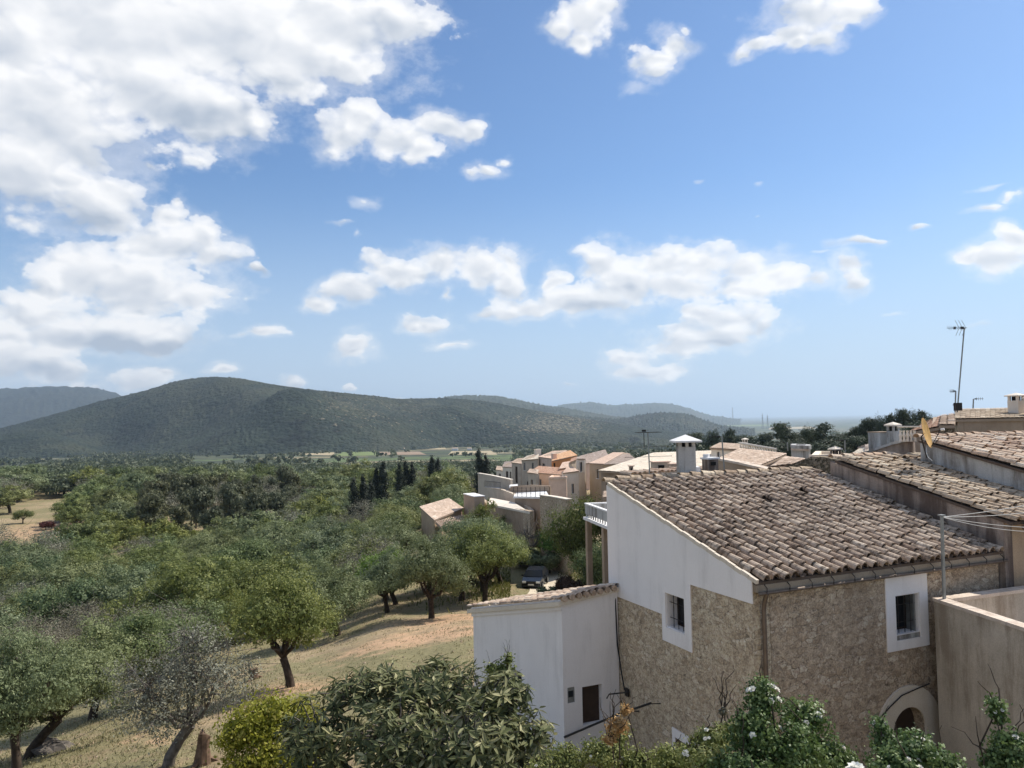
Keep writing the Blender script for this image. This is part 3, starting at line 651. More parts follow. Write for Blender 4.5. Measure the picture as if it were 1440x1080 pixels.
# house frame: A = front corner under the eave; e along the facade, n away from the camera
A = onz(1057, 815, -3.45); Bp = onz(1402, 772, -3.45); e = (Bp - A); LEN = e.length; e.normalize(); n = Vector((-e.y, e.x, 0)); EANG = math.atan2(e.y, e.x)
def hp(u, s, z): return Vector((A.x, A.y, 0)) + e * u + n * s + Vector((0, 0, z))
GZ = -9.6; EZ = -3.45; RZ = -1.87; SR = 5.9

house = thing('stone_house', 'stone house with white plastered gable and barrel tile roof, the nearest and largest', 'house', hp(0, 0, -9.2))
b = MB()    # gable wall: d = n (s grows away), inward = e
GW = (2.38, 3.16, -5.18, -4.33); GW2 = (2.1, 2.9, -9.6, -7.75)
wallcells(b, A, n, e, 0.45, 0.0, SR, GZ, EZ - 0.06, RZ - 0.06, (GW, GW2))
b.build('gable_wall', M_stone, house)
FW = (4.10, 4.88, -5.25, -4.22); AH = archholes(4.38, 0.52, -7.30, GZ)
b = MB(); wallcells(b, A, e, n, 0.45, 0.46, LEN + 0.02, GZ, EZ - 0.10, EZ - 0.10, [FW] + AH); b.build('facade_wall', M_stone2, house)
b = MB(); wallcells(b, A + n * 5.45, e, n, 0.45, 0.46, LEN, GZ, RZ - 0.08, RZ - 0.08); b.build('rear_wall', M_beige, house)
b = MB()    # white plaster on the gable, 3 cm proud
O = A - e * 0.03
wallcells(b, O, n, e, 0.028, -0.03, 2.12, EZ - 0.50, EZ - 0.02, EZ + 2.15 * (RZ - EZ) / SR - 0.02)
wallcells(b, O, n, e, 0.028, 2.12, 3.32, -5.53, EZ + 2.12 * (RZ - EZ) / SR - 0.02, EZ + 3.32 * (RZ - EZ) / SR - 0.02, (GW,))
wallcells(b, O, n, e, 0.028, 3.32, SR, -4.90, EZ + 3.32 * (RZ - EZ) / SR - 0.02, RZ - 0.02)
b.build('gable_plaster', M_white, house)
b = MB(); wallcells(b, A - n * 0.03, e, n, 0.028, 3.80, 5.15, -5.47, EZ - 0.22, EZ - 0.22, (FW,)); b.build('window_surround', M_white, house); b = MB(); wallcells(b, O, n, e, 0.028, 1.95, 3.02, -9.4, -7.55, -7.55, (GW2,)); b.build('window_surround', M_white, house)
b = MB()    # door surround
for i, (h1, h2) in enumerate(zip(archholes(4.38, 0.52, -7.30, GZ), archholes(4.38, 1.03, -7.32, GZ))):
    O2 = A - n * 0.045
    P = lambda u, z, k: Vector((O2.x, O2.y, 0)) + e * u + n * k + Vector((0, 0, z))
    b.hexa([P(h1[0], h1[3], 0), P(h1[1], h1[4], 0), P(h1[1], h1[4], .043), P(h1[0], h1[3], .043)], [P(h2[0], h2[3], 0), P(h2[1], h2[4], 0), P(h2[1], h2[4], .043), P(h2[0], h2[3], .043)])
for u0, u1 in ((3.35, 3.86), (4.90, 5.41)): cell(b, O2, e, n, .043, (u0, u1, GZ, GZ, -7.31, -7.31))
b.build('door_surround', M_arch, house)
b = MB(); b.box(hp(4.38, 0.30, -8.2), (1.1, 0.06, 2.8), EANG); dr = b.build('door', M_wood, house)
b = MB(); b.tube([hp(4.55, .24, -8.3), hp(4.55, .24, -8.1)], .015, 6); b.build('handle', M_iron, dr)
window(house, A, n, e, GW[0] + .001, GW[1] - .001, GW[2], GW[3], 0.32, M_wood)
b = MB(); b.box(hp(.16, (GW2[0] + GW2[1]) / 2, -8.6), (0.05, .8, 1.8), EANG); b.build('shutter', M_galv, house)
window(house, A, e, n, FW[0] + .001, FW[1] - .001, FW[2] + .12, FW[3], 0.32, M_wood)
b = MB(); b.box(hp(4.49, .16, -5.20), (.776, .30, .10), EANG); b.build('window_sill', M_greyw, house)
for w_ in [0]:      # open shutter leaf inside the facade window
    b = MB(); b.box(hp(4.80, .17, -4.70), (.035, .22, .90), EANG); b.build('shutter', M_galv, house)
def liner(O, d, nin, u0, u1, z0, z1, dep, mat):      # plastered reveal of an opening
    ang = math.atan2(d.y, d.x); P = lambda u, z: Vector((O.x, O.y, 0)) + Vector(d) * u + Vector(nin) * (dep / 2) + Vector((0, 0, z))
    for (cu_, cz_, su_, sz_) in ((u0 + .01, (z0 + z1) / 2, .02, z1 - z0), (u1 - .01, (z0 + z1) / 2, .02, z1 - z0), ((u0 + u1) / 2, z0 + .01, u1 - u0 - .04, .02), ((u0 + u1) / 2, z1 - .01, u1 - u0 - .04, .02)):
        b = MB(); b.box(P(cu_, cz_), (su_, dep, sz_), ang); b.build('reveal', mat, house)
liner(A, n, e, GW[0], GW[1], GW[2], GW[3], .31, M_white); liner(A, e, n, FW[0], FW[1], FW[2] + .11, FW[3], .31, M_white)
# roof
sl = Vector((n.x * SR, n.y * SR, RZ - EZ)).normalized(); rn = e.cross(sl).normalized(); rn = rn if rn.z > 0 else -rn; RW = math.hypot(SR, RZ - EZ)
b = MB(); b0_ = hp(-0.02, -0.12, EZ) - sl * 0; 
O = hp(0.0, -0.14, EZ - 0.04)
q = [O, O + e * LEN, O + e * LEN + sl * (RW + .22), O + sl * (RW + .22)]; dn = Vector((0, 0, -0.07))
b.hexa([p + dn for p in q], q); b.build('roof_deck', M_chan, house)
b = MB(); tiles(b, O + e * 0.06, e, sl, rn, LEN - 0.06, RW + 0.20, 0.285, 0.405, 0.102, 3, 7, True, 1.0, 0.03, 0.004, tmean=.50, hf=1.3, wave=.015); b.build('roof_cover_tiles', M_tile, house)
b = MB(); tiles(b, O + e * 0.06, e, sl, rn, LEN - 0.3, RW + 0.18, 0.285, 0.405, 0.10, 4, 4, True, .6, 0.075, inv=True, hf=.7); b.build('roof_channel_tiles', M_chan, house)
b = MB(); tiles(b, hp(0.05, SR - 0.02, RZ + 0.085), n, e, Vector((0, 0, 1)), 0.24, LEN - .1, 0.24, 0.42, 0.12, 8, 6, True, 1.2, 0.0); b.build('ridge_tiles', M_tile2, house)
b = MB()
for i in range(26):     # mortar along the verge
    t0 = i / 26; c = O + sl * (t0 * (RW + .1) + .1) + rn * (.028 + .01 * math.sin(i * 2.1)); b.box(c + e * 0.0, (.07, .26, .09), EANG, tilt=(math.atan2(RZ - EZ, SR), 0, 0))
b.build('verge_mortar', M_arch, house)
b = MB(); b.box(hp(LEN / 2, -.075, EZ - .175), (LEN - .02, .14, .15), EANG); b.build('eave_cornice', M_brownc, house)
b = MB(); b.tube([hp(.02, -.19, EZ - .27), hp(LEN / 2, -.19, EZ - .265), hp(LEN + .1, -.19, EZ - .26)], .036, 8); gt = b.build('gutter', M_gut, house)
for i in range(13):
    b = MB(); u = .2 + i * (LEN - .3) / 12; b.tube([hp(u, -.225, EZ - .27), hp(u, -.23, EZ - .16), hp(u, -.152, EZ - .10)], .010, 4); b.build('gutter_bracket', M_iron, gt)
b = MB(); b.tube([hp(.22, -.20, EZ - .27), hp(.22, -.12, EZ - .45), hp(.22, -.09, EZ - .6), hp(.22, -.09, GZ + .4)], .05, 8); b.build('downpipe', M_gut, house)
b = MB(); b.tube([hp(-.07, 5.50, -4.75), hp(-.09, 5.46, -5.0), hp(-.08, 5.42, -6.2), hp(-.1, 5.20, -6.9), hp(-.08, 5.10, -7.3)], .022, 6); b.build('wall_cable', M_cable, house)
b = MB(); cp = [hp(3.30, -.05, -7.05), hp(3.40, -.06, -7.10), hp(3.42, -.05, -6.88), hp(3.75, -.08, -6.65), hp(4.1, -.09, -6.46), hp(4.6, -.09, -6.38), hp(5.05, -.06, -6.34)]
b.tube(cp, .014, 5); b.build('wall_cable', M_cable, house)

# big chimney on the ridge
C0 = hp(3.02, 6.35, -1.85)
ch = thing('chimney', 'grey rendered chimney with white pyramid cap rising behind the nearest tiled roof', 'chimney', C0 - Vector((0, 0, .4)))
ca = R_(-26)
b = MB(); b.box(C0 + Vector((0, 0, .28)), (.50, .50, 1.30), EANG + ca); sh = b.build('shaft', M_greyw, ch)
for i in range(3):
    for j in range(3):
        if i == 1 and j == 1: continue
        q = Vector(((i - 1) * .20, (j - 1) * .20, 0)); q.rotate(Euler((0, 0, EANG + ca))); b = MB(); b.box(C0 + q + Vector((0, 0, 1.0)), (.09, .09, .14), EANG + ca); b.build('vent_post', M_greyw, ch)
b = MB(); b.box(C0 + Vector((0, 0, 1.0)), (.28, .28, .13), EANG + ca); b.build('flue', M_dark, ch)
b = MB(); c = C0 + Vector((0, 0, 1.07)); q = [Vector((sx_ * .42, sy_ * .42, 0)) for sx_, sy_ in ((-1, -1), (1, -1), (1, 1), (-1, 1))]
for k in q: k.rotate(Euler((0, 0, EANG + ca)))
lo = [c + k for k in q]; hi = [c + k + Vector((0, 0, .05)) for k in q]; b.hexa(lo, hi); ap = c + Vector((0, 0, .23))
for i in range(4): b.face([hi[i] + Vector((0, 0, .001)), hi[(i + 1) % 4] + Vector((0, 0, .001)), ap])
b.build('cap', M_paint, ch)
b = MB(); q = Vector((.31, -.02, 0)); q.rotate(Euler((0, 0, EANG + ca))); b.box(C0 + q + Vector((0, 0, -.05)), (.14, .42, .75), EANG + ca); b.build('lit_side_block', M_paint, ch)  # white block added to carry the chimney's sunlit narrow side

# small chimney just right of it, brown with white pots
C1 = at(999, 664, 26.5); ch = thing('chimney', 'small brown brick chimney with white cap blocks right of the big pyramid capped chimney', 'chimney', C1 - Vector((0, 0, .6)))
b = MB(); b.box(C1 + Vector((0, 0, -.1)), (.42, .34, 1.1), EANG); b.build('shaft', M_grime, ch)
b = MB(); b.box(C1 + Vector((0, 0, .48)), (.52, .42, .06), EANG); b.box(C1 + Vector((-.12, 0, .56)), (.12, .2, .12), EANG + .3); b.build('cap', M_paint, ch)
b = MB(); b.box(C1 + Vector((.0, -.02, .30)), (.20, .36, .12), EANG); b.build('flue', M_dark, ch)

# ------------------------------------------------------------------ annex
S0 = 5.45; q0 = hp(0, S0, 0); a1 = math.radians(97) ; dl = Vector((math.cos(a1 + EANG), math.sin(a1 + EANG), 0)); nl = Vector((dl.y, -dl.x, 0))
c_in = hp(-.03, S0, 0); c_cor = hp(-1.74, S0, 0)
annex = thing('white_annex', 'low white rendered annex with tiled lean-to roof against the left end of the stone house', 'annex', c_cor + Vector((0, 0, -9.4)))
ZA, ZB, ZC, LL = -4.66, -4.80, -6.05, 5.15
def ax(u, v, z): return Vector((c_cor.x, c_cor.y, 0)) + e * u + dl * v + Vector((0, 0, z))
DW = (.45, 1.15, -8.2, -7.17)     # along -e from the inner corner -> measured along e from outer corner
b = MB(); wallcells(b, ax(0, 0, 0), e, dl, .3, 0, 1.71, -9.9, ZB, ZA, ((.56, 1.16, -8.17, -7.17), (.12, .34, -7.53, -7.12)))
wallcells(b, ax(0, .3, 0), dl, nl, .3, 0, LL - .3, -11.2, ZB - .08, ZC, ((1.85, 2.35, -8.3, -7.3),))
wallcells(b, ax(0, LL - .002, 0) + nl * .3, nl, -dl, .3, 0, 1.45, -11.2, ZC, ZC + .1); b.build('wall', M_white2, annex)
b = MB(); wallcells(b, ax(-.04, -.03, 0) - nl * 0.0, dl, nl, .035, 0, LL + .05, ZB - .28, ZB - .03, ZC - .02)
# band drops with the roof line
b = MB(); P = lambda v, z, k: ax(0, v, z) - nl * k
b.hexa([P(-.03, ZB - .26, 0.0), P(LL + .03, ZC - .27, 0.0), P(LL + .03, ZC - .27, .05), P(-.03, ZB - .26, .05)], [P(-.03, ZB + .02, 0.0), P(LL + .03, ZC + .02, 0.0), P(LL + .03, ZC + .02, .05), P(-.03, ZB + .02, .05)])
b.build('wall_band', M_white2, annex)
b = MB(); b.box(ax(.86, .16, -7.67), (.59, .05, .99), EANG); d_ = b.build('door', M_wood, annex)
b = MB(); b.box(ax(.86, .135, -7.3), (.5, .01, .02), EANG); b.build('door_rail', M_iron, d_)
b = MB(); b.box(ax(.23, .05, -7.325), (.22, .05, .41), EANG); mb_ = b.build('meter_box', M_galv, annex)
b = MB(); b.box(ax(.23, .02, -7.30), (.14, .012, .16), EANG); b.build('meter_dial', M_glass, mb_)
b = MB(); b.box(ax(0, 2.4, -7.8) + nl * .2, (.49, .05, .99), math.atan2(dl.y, dl.x)); b.build('window', M_glass, annex)
so = (ax(0, LL, ZC) - ax(0, 0, ZB)); so.normalize()
eL, eR, rR, rL = ax(-.14, LL + .15, ZC + .0), ax(1.74, LL + .15, ZC + .10), ax(1.74, -.10, ZA + .10), ax(-.14, -.10, ZB + .04)
b = MB(); bb = MB(); quadroof(b, bb, eL, eR, rR, rL, 12, .22, .36, 5, True, .095); b.build('roof_tiles', M_tile3, annex); bb.build('roof_deck', M_arch, annex)
b = MB()
for i in range(8): c = ax(.02 + i * .215, -.06, ZB + .0 + (ZA - ZB) * i / 8 + .045); b.tube([c - dl * .10, c + dl * .2 + Vector((0, 0, -.03))], [.085, .07], 8)
b.build('eave_tile_ends', M_tile3, annex)
hr = thing('handrail', 'long dark sloping handrail on the wall below the white annex door', 'handrail', hp(-.35, 3.4, -8.0))
b = MB(); b.tube([onz(793, 1037, -8.38), hp(-.38, 4.95, -7.84), hp(-.38, 3.38, -7.04)], .028, 6); b.build('rail', M_iron, hr)
b = MB()
for s_, z in ((3.5, -7.1), (4.5, -7.62)): b = MB(); b.tube([hp(-.38, s_, z), hp(-.02, s_, z - .05)], .014, 5); b.build('rail_bracket', M_iron, hr)
bk = thing('wall_bracket', 'short dark metal bracket on the stone wall right of the annex door', 'bracket', hp(-.1, 5.1, -7.4))
b = MB(); b.tube([hp(-.55, 5.25, -7.50), hp(-.5, 5.2, -7.38), hp(-.05, 4.9, -7.30)], .02, 6); b.build('arm', M_iron, bk)
b = MB(); b.box(hp(-.06, 5.02, -7.34), (.05, .16, .2), EANG); b.build('plate', M_iron, bk)

# ------------------------------------------------------------------ terrace wall, post and washing lines
tw = thing('terrace_wall', 'rendered terrace parapet with pinkish coping in front of the house at the right edge', 'wall', Vector((9.9, 17.9, -9)))
T0 = Vector((9.67, 18.0, 0)); T1 = T0 + (Vector((10.06, 15.44, 0)) - T0) * 2.6; T2 = T0 + (Vector((12.44, 19.02, 0)) - T0) * 2.4
def slabwall(mb, P, Q, th, z0, z1, side=1):
    d = (Q - P); L = d.length; d.normalize(); w = Vector((-d.y, d.x, 0)) * th * side
    mb.hexa([P + Vector((0, 0, z0)), Q + Vector((0, 0, z0)), Q + w + Vector((0, 0, z0)), P + w + Vector((0, 0, z0))], [P + Vector((0, 0, z1)), Q + Vector((0, 0, z1)), Q + w + Vector((0, 0, z1)), P + w + Vector((0, 0, z1))])
b = MB(); slabwall(b, T0 + (T1 - T0).normalized() * .002, T1, .22, -9.8, -4.38, 1); slabwall(b, T0 + (T2 - T0).normalized() * .224, T2, .22, -9.8, -4.38, -1); b.build('parapet', M_terr, tw)
b = MB(); off = Vector((-.03, 0, 0)); slabwall(b, T0 + off, T1 + off, .28, -4.375, -4.30, 1); slabwall(b, T0 + (T2 - T0).normalized() * .26 + Vector((0, .03, 0)), T2 + Vector((0, .03, 0)), .28, -4.375, -4.298, -1); b.build('coping', M_cop, tw)
b = MB(); b.poly_([T0 + Vector((.1, -.1, -5.5)), T1 + Vector((.1, 0, -5.5)), T1 + Vector((9, 3, -5.5)), T2 + Vector((0, -.1, -5.5))]); b.build('terrace_floor', M_cop, tw)
pt = thing('post', 'galvanised washing line post standing on the terrace parapet corner', 'post', Vector((9.9, 17.93, -4.30)))
b = MB(); b.tube([(9.86, 17.90, -4.30), (9.90, 17.93, -2.42)], .040, 8); b.build('pole', M_galv, pt)
b = MB(); b.box((9.90, 17.93, -2.40), (.12, .12, .03), .3); b.build('pole_cap', M_galv, pt)
for k, (zz, sag, yy) in enumerate(((-2.25, .04, 19.4), (-2.75, .12, 18.0), (-2.35, .08, 19.0), (-2.5, .3, 17.2))):
    b = MB(); P0 = Vector((9.90, 17.93, -2.44)); P1 = Vector((13.6 + k * .1, yy, zz)); b.tube([P0.lerp(P1, t) - Vector((0, 0, sag * 4 * t * (1 - t))) for t in np.linspace(0, 1, 14)], .008, 4)
    o = b.build('washing_line', M_wire); top(o, ['uppermost washing line running right from the terrace post', 'lowest sagging washing line from the terrace post', 'second washing line from the top of the terrace post', 'washing line bending towards the viewer from the terrace post'][k], 'washing line', 'washing lines at the terrace post')

# ------------------------------------------------------------------ house two and three to the right
def side(x, y, u): # vertical plane at u along n
    P = hp(u, 0, 0); r = ray(x, y); M2 = Matrix(((r.x, -n.x), (r.y, -n.y))).inverted() @ Vector((P.x, P.y)); return M2[1], r.z * M2[0]
h2 = thing('stone_house', 'middle tiled house with grimy dark side wall, right of the nearest roof', 'house', hp(LEN + .6, 0, -9))
s1, z1 = side(1175, 647, LEN + .05); s0, z0 = side(1417, 732, LEN + .05)
s0 = min(s0, -.28); U2 = 10.45
k2 = (z1 - z0) / (s1 - s0)
b = MB(); wallcells(b, hp(LEN + .05, s0 + .12, 0), n, e, .3, 0, s1 - s0 + .1, GZ, z0 - .05, z1 - .05); b.build('side_wall', M_grime, h2)
b = MB(); wallcells(b, hp(LEN + .352, s0 + .12, 0), e, n, .3, 0, 5.5, GZ, z0 - .10, z0 - .10); b.build('facade_wall', M_ochre, h2)
b = MB(); wallcells(b, hp(LEN + .352, s1 + .1, 0), e, -n, .3, 0, 3.2, GZ, z1 - .08, z1 - .08); b.build('rear_wall', M_grime, h2)
sl2 = Vector((n.x, n.y, k2)).normalized(); rn2 = e.cross(sl2).normalized(); rn2 = rn2 if rn2.z > 0 else -rn2; W2 = math.hypot(s1 - s0, z1 - z0)
O = hp(LEN + .0, s0 - .12, z0 - .03)
b = MB(); q = [O, O + e * 6, O + e * 6 + sl2 * (W2 + .1), O + sl2 * (W2 + .1)]; b.hexa([p + dn for p in q], q); b.build('roof_deck', M_chan, h2)
b = MB(); tiles(b, O, e, sl2, rn2, 6, W2 + .1, .265, .38, .112, 31, 6, True, 1.5, .05, .02, tmean=.52, wave=.02); b.build('roof_cover_tiles', M_tile2, h2)
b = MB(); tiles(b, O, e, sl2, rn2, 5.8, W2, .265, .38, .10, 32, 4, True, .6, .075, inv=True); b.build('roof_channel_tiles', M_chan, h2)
b = MB(); tiles(b, hp(LEN - .02, s1 + .02, z1 + .06), n, e, Vector((0, 0, 1)), .26, 2.7, .26, .42, .12, 33, 6, True, 1.0, 0); b.build('ridge_tiles', M_tile3, h2)
b = MB(); b.tube([hp(LEN + .35, s0 - .2, z0 - .16), hp(LEN + 5.5, s0 - .2, z0 - .14)], .075, 8); b.build('gutter', M_gut, h2)

h3 = thing('stone_house', 'upper right tiled house with pale grey side wall and ochre satellite dish', 'house', hp(U2 + .6, 0, -9))
s3, z3 = side(1306, 606, U2); s3m, z3m = side(1312, 624, U2); s3b, z3b = side(1440, 661, U2)
k3 = (z3m - z3b) / (s3m - s3b); s3 = s3m + .45; z3 = z3m + k3 * .45; sE = -3.4; zE = z3b + k3 * (sE - s3b)
b = MB(); wallcells(b, hp(U2, sE, 0), n, e, .3, 0, s3 - sE, GZ, zE - .05, z3 - .05); b.build('side_wall', M_greyw, h3)
b = MB(); wallcells(b, hp(U2 + .302, s3 - .3, 0), e, n, .3, 0, 9, GZ, z3 - .1, z3 - .1); wallcells(b, hp(U2 + .302, sE, 0), e, n, .3, 0, 9, GZ, zE - .1, zE - .1); b.build('end_wall', M_ochre, h3)
sl3 = Vector((n.x, n.y, k3)).normalized(); rn3 = e.cross(sl3).normalized(); rn3 = rn3 if rn3.z > 0 else -rn3; W3 = math.hypot(s3 - sE, z3 - zE)
O = hp(U2 - .08, sE, zE - .0); b = MB(); q = [O, O + e * 9, O + e * 9 + sl3 * W3, O + sl3 * W3]; b.hexa([p + dn for p in q], q); b.build('roof_deck', M_chan, h3)
b = MB(); tiles(b, O, e, sl3, rn3, 9, W3, .265, .42, .115, 41, 6, True, 1.7, .05, .02, tmean=.60, wave=.03); b.build('roof_cover_tiles', M_tile3, h3)
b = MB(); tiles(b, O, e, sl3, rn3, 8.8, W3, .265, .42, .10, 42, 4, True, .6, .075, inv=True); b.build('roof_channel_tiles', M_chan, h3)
b = MB(); tiles(b, hp(U2, s3 + .0, z3 + .06), n, e, Vector((0, 0, 1)), .26, 8.8, .26, .42, .12, 43, 6, True, 1.4, 0); b.build('ridge_tiles', M_tile3, h3)
# dish
Dc = at(1300, 609, 23.2); ds = thing('satellite_dish', 'ochre painted satellite dish seen edge-on beside the upper right roof', 'satellite dish', Dc + Vector((0, 0, -.6)))
b = MB(); R0 = .44
prof = [(r, r * r * .35) for r in np.linspace(0.01, R0, 8)]
mt = Euler((R_(78), 0, R_(50))).to_matrix()
V = []; K = 24
for r, h in prof:
    for j in range(K): V.append(Dc + mt @ Vector((r * math.cos(2 * math.pi * j / K), r * 1.05 * math.sin(2 * math.pi * j / K), h)))
b.add(V, [[i * K + j, i * K + (j + 1) % K, (i + 1) * K + (j + 1) % K, (i + 1) * K + j] for i in range(7) for j in range(K)]); b.build('reflector', M_dish, ds, smooth=True)
b = MB(); b.tube([Dc, Dc + mt @ Vector((0, -.1, -.12)), Vector((Dc.x + .1, Dc.y + .1, Dc.z - .75))], .022, 6); b.build('mount', M_iron, ds)
b = MB(); tp = Dc + mt @ Vector((0, 0, .45)); b.tube([Dc + mt @ Vector((0, -R0, .07)), tp], .012, 5); ar = b.build('feed_arm', M_iron, ds)
b = MB(); b.tube([tp, tp + mt @ Vector((0, 0, .1))], .035, 8); b.build('receiver', M_paint, ar)
b = MB(); cc = [at(1303, 628, 23), at(1302.5, 636, 22.9), at(1305, 643, 22.8), at(1311, 648, 22.6)]; b.tube(cc, .012, 5); o = b.build('hanging_cable', M_wire); top(o, 'pale cable hanging in a curve below the ochre satellite dish', 'cable')


# ------------------------------------------------------------------ village
def wall_color(name): return {'beige': M_beige, 'ochre': M_ochre, 'grey': M_greyw, 'grime': M_grime, 'white': M_white, 'pink': M_pink, 'orange': M_orange, 'stone': M_ruin, 'pale': M_pale, 'brown': M_brown}[name]
M_pink = plaster('pink_plaster', (0.64, 0.48, 0.38), (0.74, 0.57, 0.46), (0.30, 0.20, 0.16), 0.4)
M_orange = plaster('orange_plaster', (0.62, 0.27, 0.10), (0.68, 0.33, 0.14), (0.34, 0.15, 0.07), 0.3)
M_pale = plaster('pale_plaster', (0.72, 0.63, 0.52), (0.80, 0.72, 0.61), (0.30, 0.25, 0.19), 0.45)
M_brown = plaster('brown_plaster', (0.33, 0.245, 0.175), (0.42, 0.32, 0.235), (0.15, 0.11, 0.08), 0.6)
T_cream = tilemat('cream_tiles', (0.72, 0.61, 0.48), (0.80, 0.70, 0.56), (0.86, 0.78, 0.66), lich=0.06)
T_orange = tilemat('orange_tiles', (0.68, 0.36, 0.19), (0.80, 0.48, 0.27), (0.86, 0.60, 0.38), lich=0.12)
T_pink = tilemat('pink_tiles', (0.64, 0.45, 0.34), (0.76, 0.56, 0.43), (0.82, 0.66, 0.54), lich=0.15)
T_grey = tilemat('grey_brown_tiles', (0.34, 0.26, 0.21), (0.46, 0.37, 0.31), (0.58, 0.48, 0.42), lich=0.4)
T_red = tilemat('red_tiles', (0.42, 0.22, 0.14), (0.56, 0.34, 0.23), (0.72, 0.52, 0.40), lich=0.35)
T_tan = tilemat('tan_tiles', (0.46, 0.33, 0.24), (0.64, 0.49, 0.37), (0.80, 0.66, 0.53), lich=0.3)
TM = dict(cream=T_cream, orange=T_orange, pink=T_pink, grey=T_grey, red=T_red, tan=T_tan, old=M_tile, yel=M_tile2)


V = 'houses of the village beyond the nearest roofs'
def vhouse(label, q, wall, tile, base=None, wins=(), chim=(), name='house', cat='house', group=None, flatroof=False, thick=.3, seed=0, over=.18, rise=None):
    """q: roof corners (x, y in the photo, distance): eave left, eave right, ridge right, ridge left. wins: (edge, u0, u1, top drop, bottom drop)"""
    if group == V and q[0][2] > 78: q = [(c[0], c[1], c[2] * 1.42) for c in q]; chim = [(c[0], c[1], c[2] * 1.42, c[3] * 1.42, c[4] * 1.42, c[5]) for c in chim]; wins = [(w[0], w[1], w[2], w[3] * 1.42, w[4] * 1.42) for w in wins]
    if group == V and not flatroof: q = [q[0], q[1], (q[2][0], q[2][1], q[1][2] + (q[2][2] - q[1][2]) * .62), (q[3][0], q[3][1], q[0][2] + (q[3][2] - q[0][2]) * .62)]
    P = [at(*c) for c in q]
    gz = min(H(p.x, p.y) for p in P) - 0.6 if base is None else base
    c = sum(P, Vector()) / 4; t = thing(name, label, cat, Vector((c.x, c.y, gz + .6)), group)
    cen = Vector((c.x, c.y, 0)); W = [p + (Vector((c.x, c.y, p.z)) - p).normalized() * over for p in P]
    edges = []
    for i in range(4):
        p, r = W[i], W[(i + 1) % 4]; d = Vector((r.x - p.x, r.y - p.y, 0)); L = d.length
        if L < .3: continue
        d.normalize(); nin = Vector((-d.y, d.x, 0)); nin = nin if nin.dot(cen - Vector((p.x, p.y, 0))) > 0 else -nin
        hs = [(L * w[1], L * w[2], (p.z + r.z) / 2 - w[4], (p.z + r.z) / 2 - w[3]) for w in wins if w[0] == i]
        b = MB(); wallcells(b, p + nin * (.002 * i), d, nin, thick if hs else .25, 0.0 if i % 2 == 0 else .26, L if i % 2 == 0 else L - .26, gz, p.z - .08, r.z - .08, hs); b.build('wall', wall_color(wall), t)
        for h in hs:
            b = MB(); ang = math.atan2(d.y, d.x); m_ = p + d * ((h[0] + h[1]) / 2) + nin * .16; b.box((m_.x, m_.y, (h[2] + h[3]) / 2), (h[1] - h[0], .05, h[3] - h[2]), ang); wo_ = b.build('window', M_wood if h[3] - h[2] > 1.6 else M_glass, t)
            if h[3] - h[2] <= 1.6:
                b = MB(); m_ = p + d * ((h[0] + h[1]) / 2) + nin * .13; b.box((m_.x, m_.y, (h[2] + h[3]) / 2), (.05, .03, h[3] - h[2]), ang); b.build('frame', M_paint, wo_)
                b = MB(); m_ = p + d * ((h[0] + h[1]) / 2) + nin * .0; b.box((m_.x, m_.y, h[2] - .03), (h[1] - h[0] + .2, .2, .06), ang); b.build('sill', M_paint, wo_)
    b = MB(); bb = MB()
    if flatroof:
        up = Vector((0, 0, 1))
        for i in range(4):
            p, r = P[i], P[(i + 1) % 4]; d = (r - p).normalized(); nin = Vector((-d.y, d.x, 0)); nin = nin if nin.dot(cen - Vector((p.x, p.y, 0))) > 0 else -nin
            b.hexa([p + d * .0 - up * .12, r - up * .12, r + nin * .3 - up * .12, p + nin * .3 - up * .12], [p + up * (.10 + .002 * i), r + up * (.10 + .002 * i), r + nin * .3 + up * (.10 + .002 * i), p + nin * .3 + up * (.10 + .002 * i)])
        b.build('parapet', tile if not isinstance(tile, str) else TM[tile], t)
        bb.hexa([p - up * .25 for p in P], [p - up * .13 for p in P]); bb.build('flat_roof', M_cop, t)
    else:
        quadroof(b, bb, *P, seed=seed or int(q[0][0]), pitch=.30, expo=.45, K=3 if q[0][2] > 45 else 4, hf=(.10 if q[0][2] > 45 else .12 if q[0][2] > 30 else .6), r=.20 if q[0][2] > 30 else .15, lift=-.02 if q[0][2] > 30 else .03, lap=.005 if q[0][2] > 30 else .022); b.build('roof', TM[tile], t); bb.build('roof_deck', M_brown, t)
    for (x, y, D, w, h, m) in chim:
        p = at(x, y, D); b = MB(); b.box(p - Vector((0, 0, h / 2 + .2)), (w, w, h + .4), EANG); k = b.build('chimney', wall_color(m), t)
        b = MB(); b.box(p + Vector((0, 0, .03)), (w + .14, w + .14, .06), EANG); b.build('chimney_cap', M_pale, k)
    return t


V = 'houses of the village beyond the nearest roofs'
vhouse('small pale house at the far left tip of the village', [(697,660,150),(708,662,146),(710,656,153),(699,655,157)], 'pale', 'tan', group=V, wins=[(0,.35,.65,.7,1.8)])
vhouse('low pale house second from the left tip of the village', [(706,656,138),(721,657,134),(724,648,143),(710,649,147)], 'pale', 'grey', group=V, wins=[(0,.3,.55,.8,2.0),(0,.7,.85,.8,2.0)])
vhouse('beige house with a tall dark door opening left in the village', [(719,650,124),(733,652,121),(741,643,131),(726,645,134)], 'beige', 'tan', group=V, wins=[(0,.35,.6,.6,3.2)])
vhouse('wide pinkish beige house with two dark openings and a pale sunlit roof', [(733,647,112),(757,645,111),(758,637,124),(740,641,126)], 'beige', 'cream', group=V, wins=[(0,.12,.22,.5,1.6),(0,.62,.72,.5,1.6),(0,.3,.4,3.2,4.6)], chim=[(756,632,118,.8,1.6,'pale')])
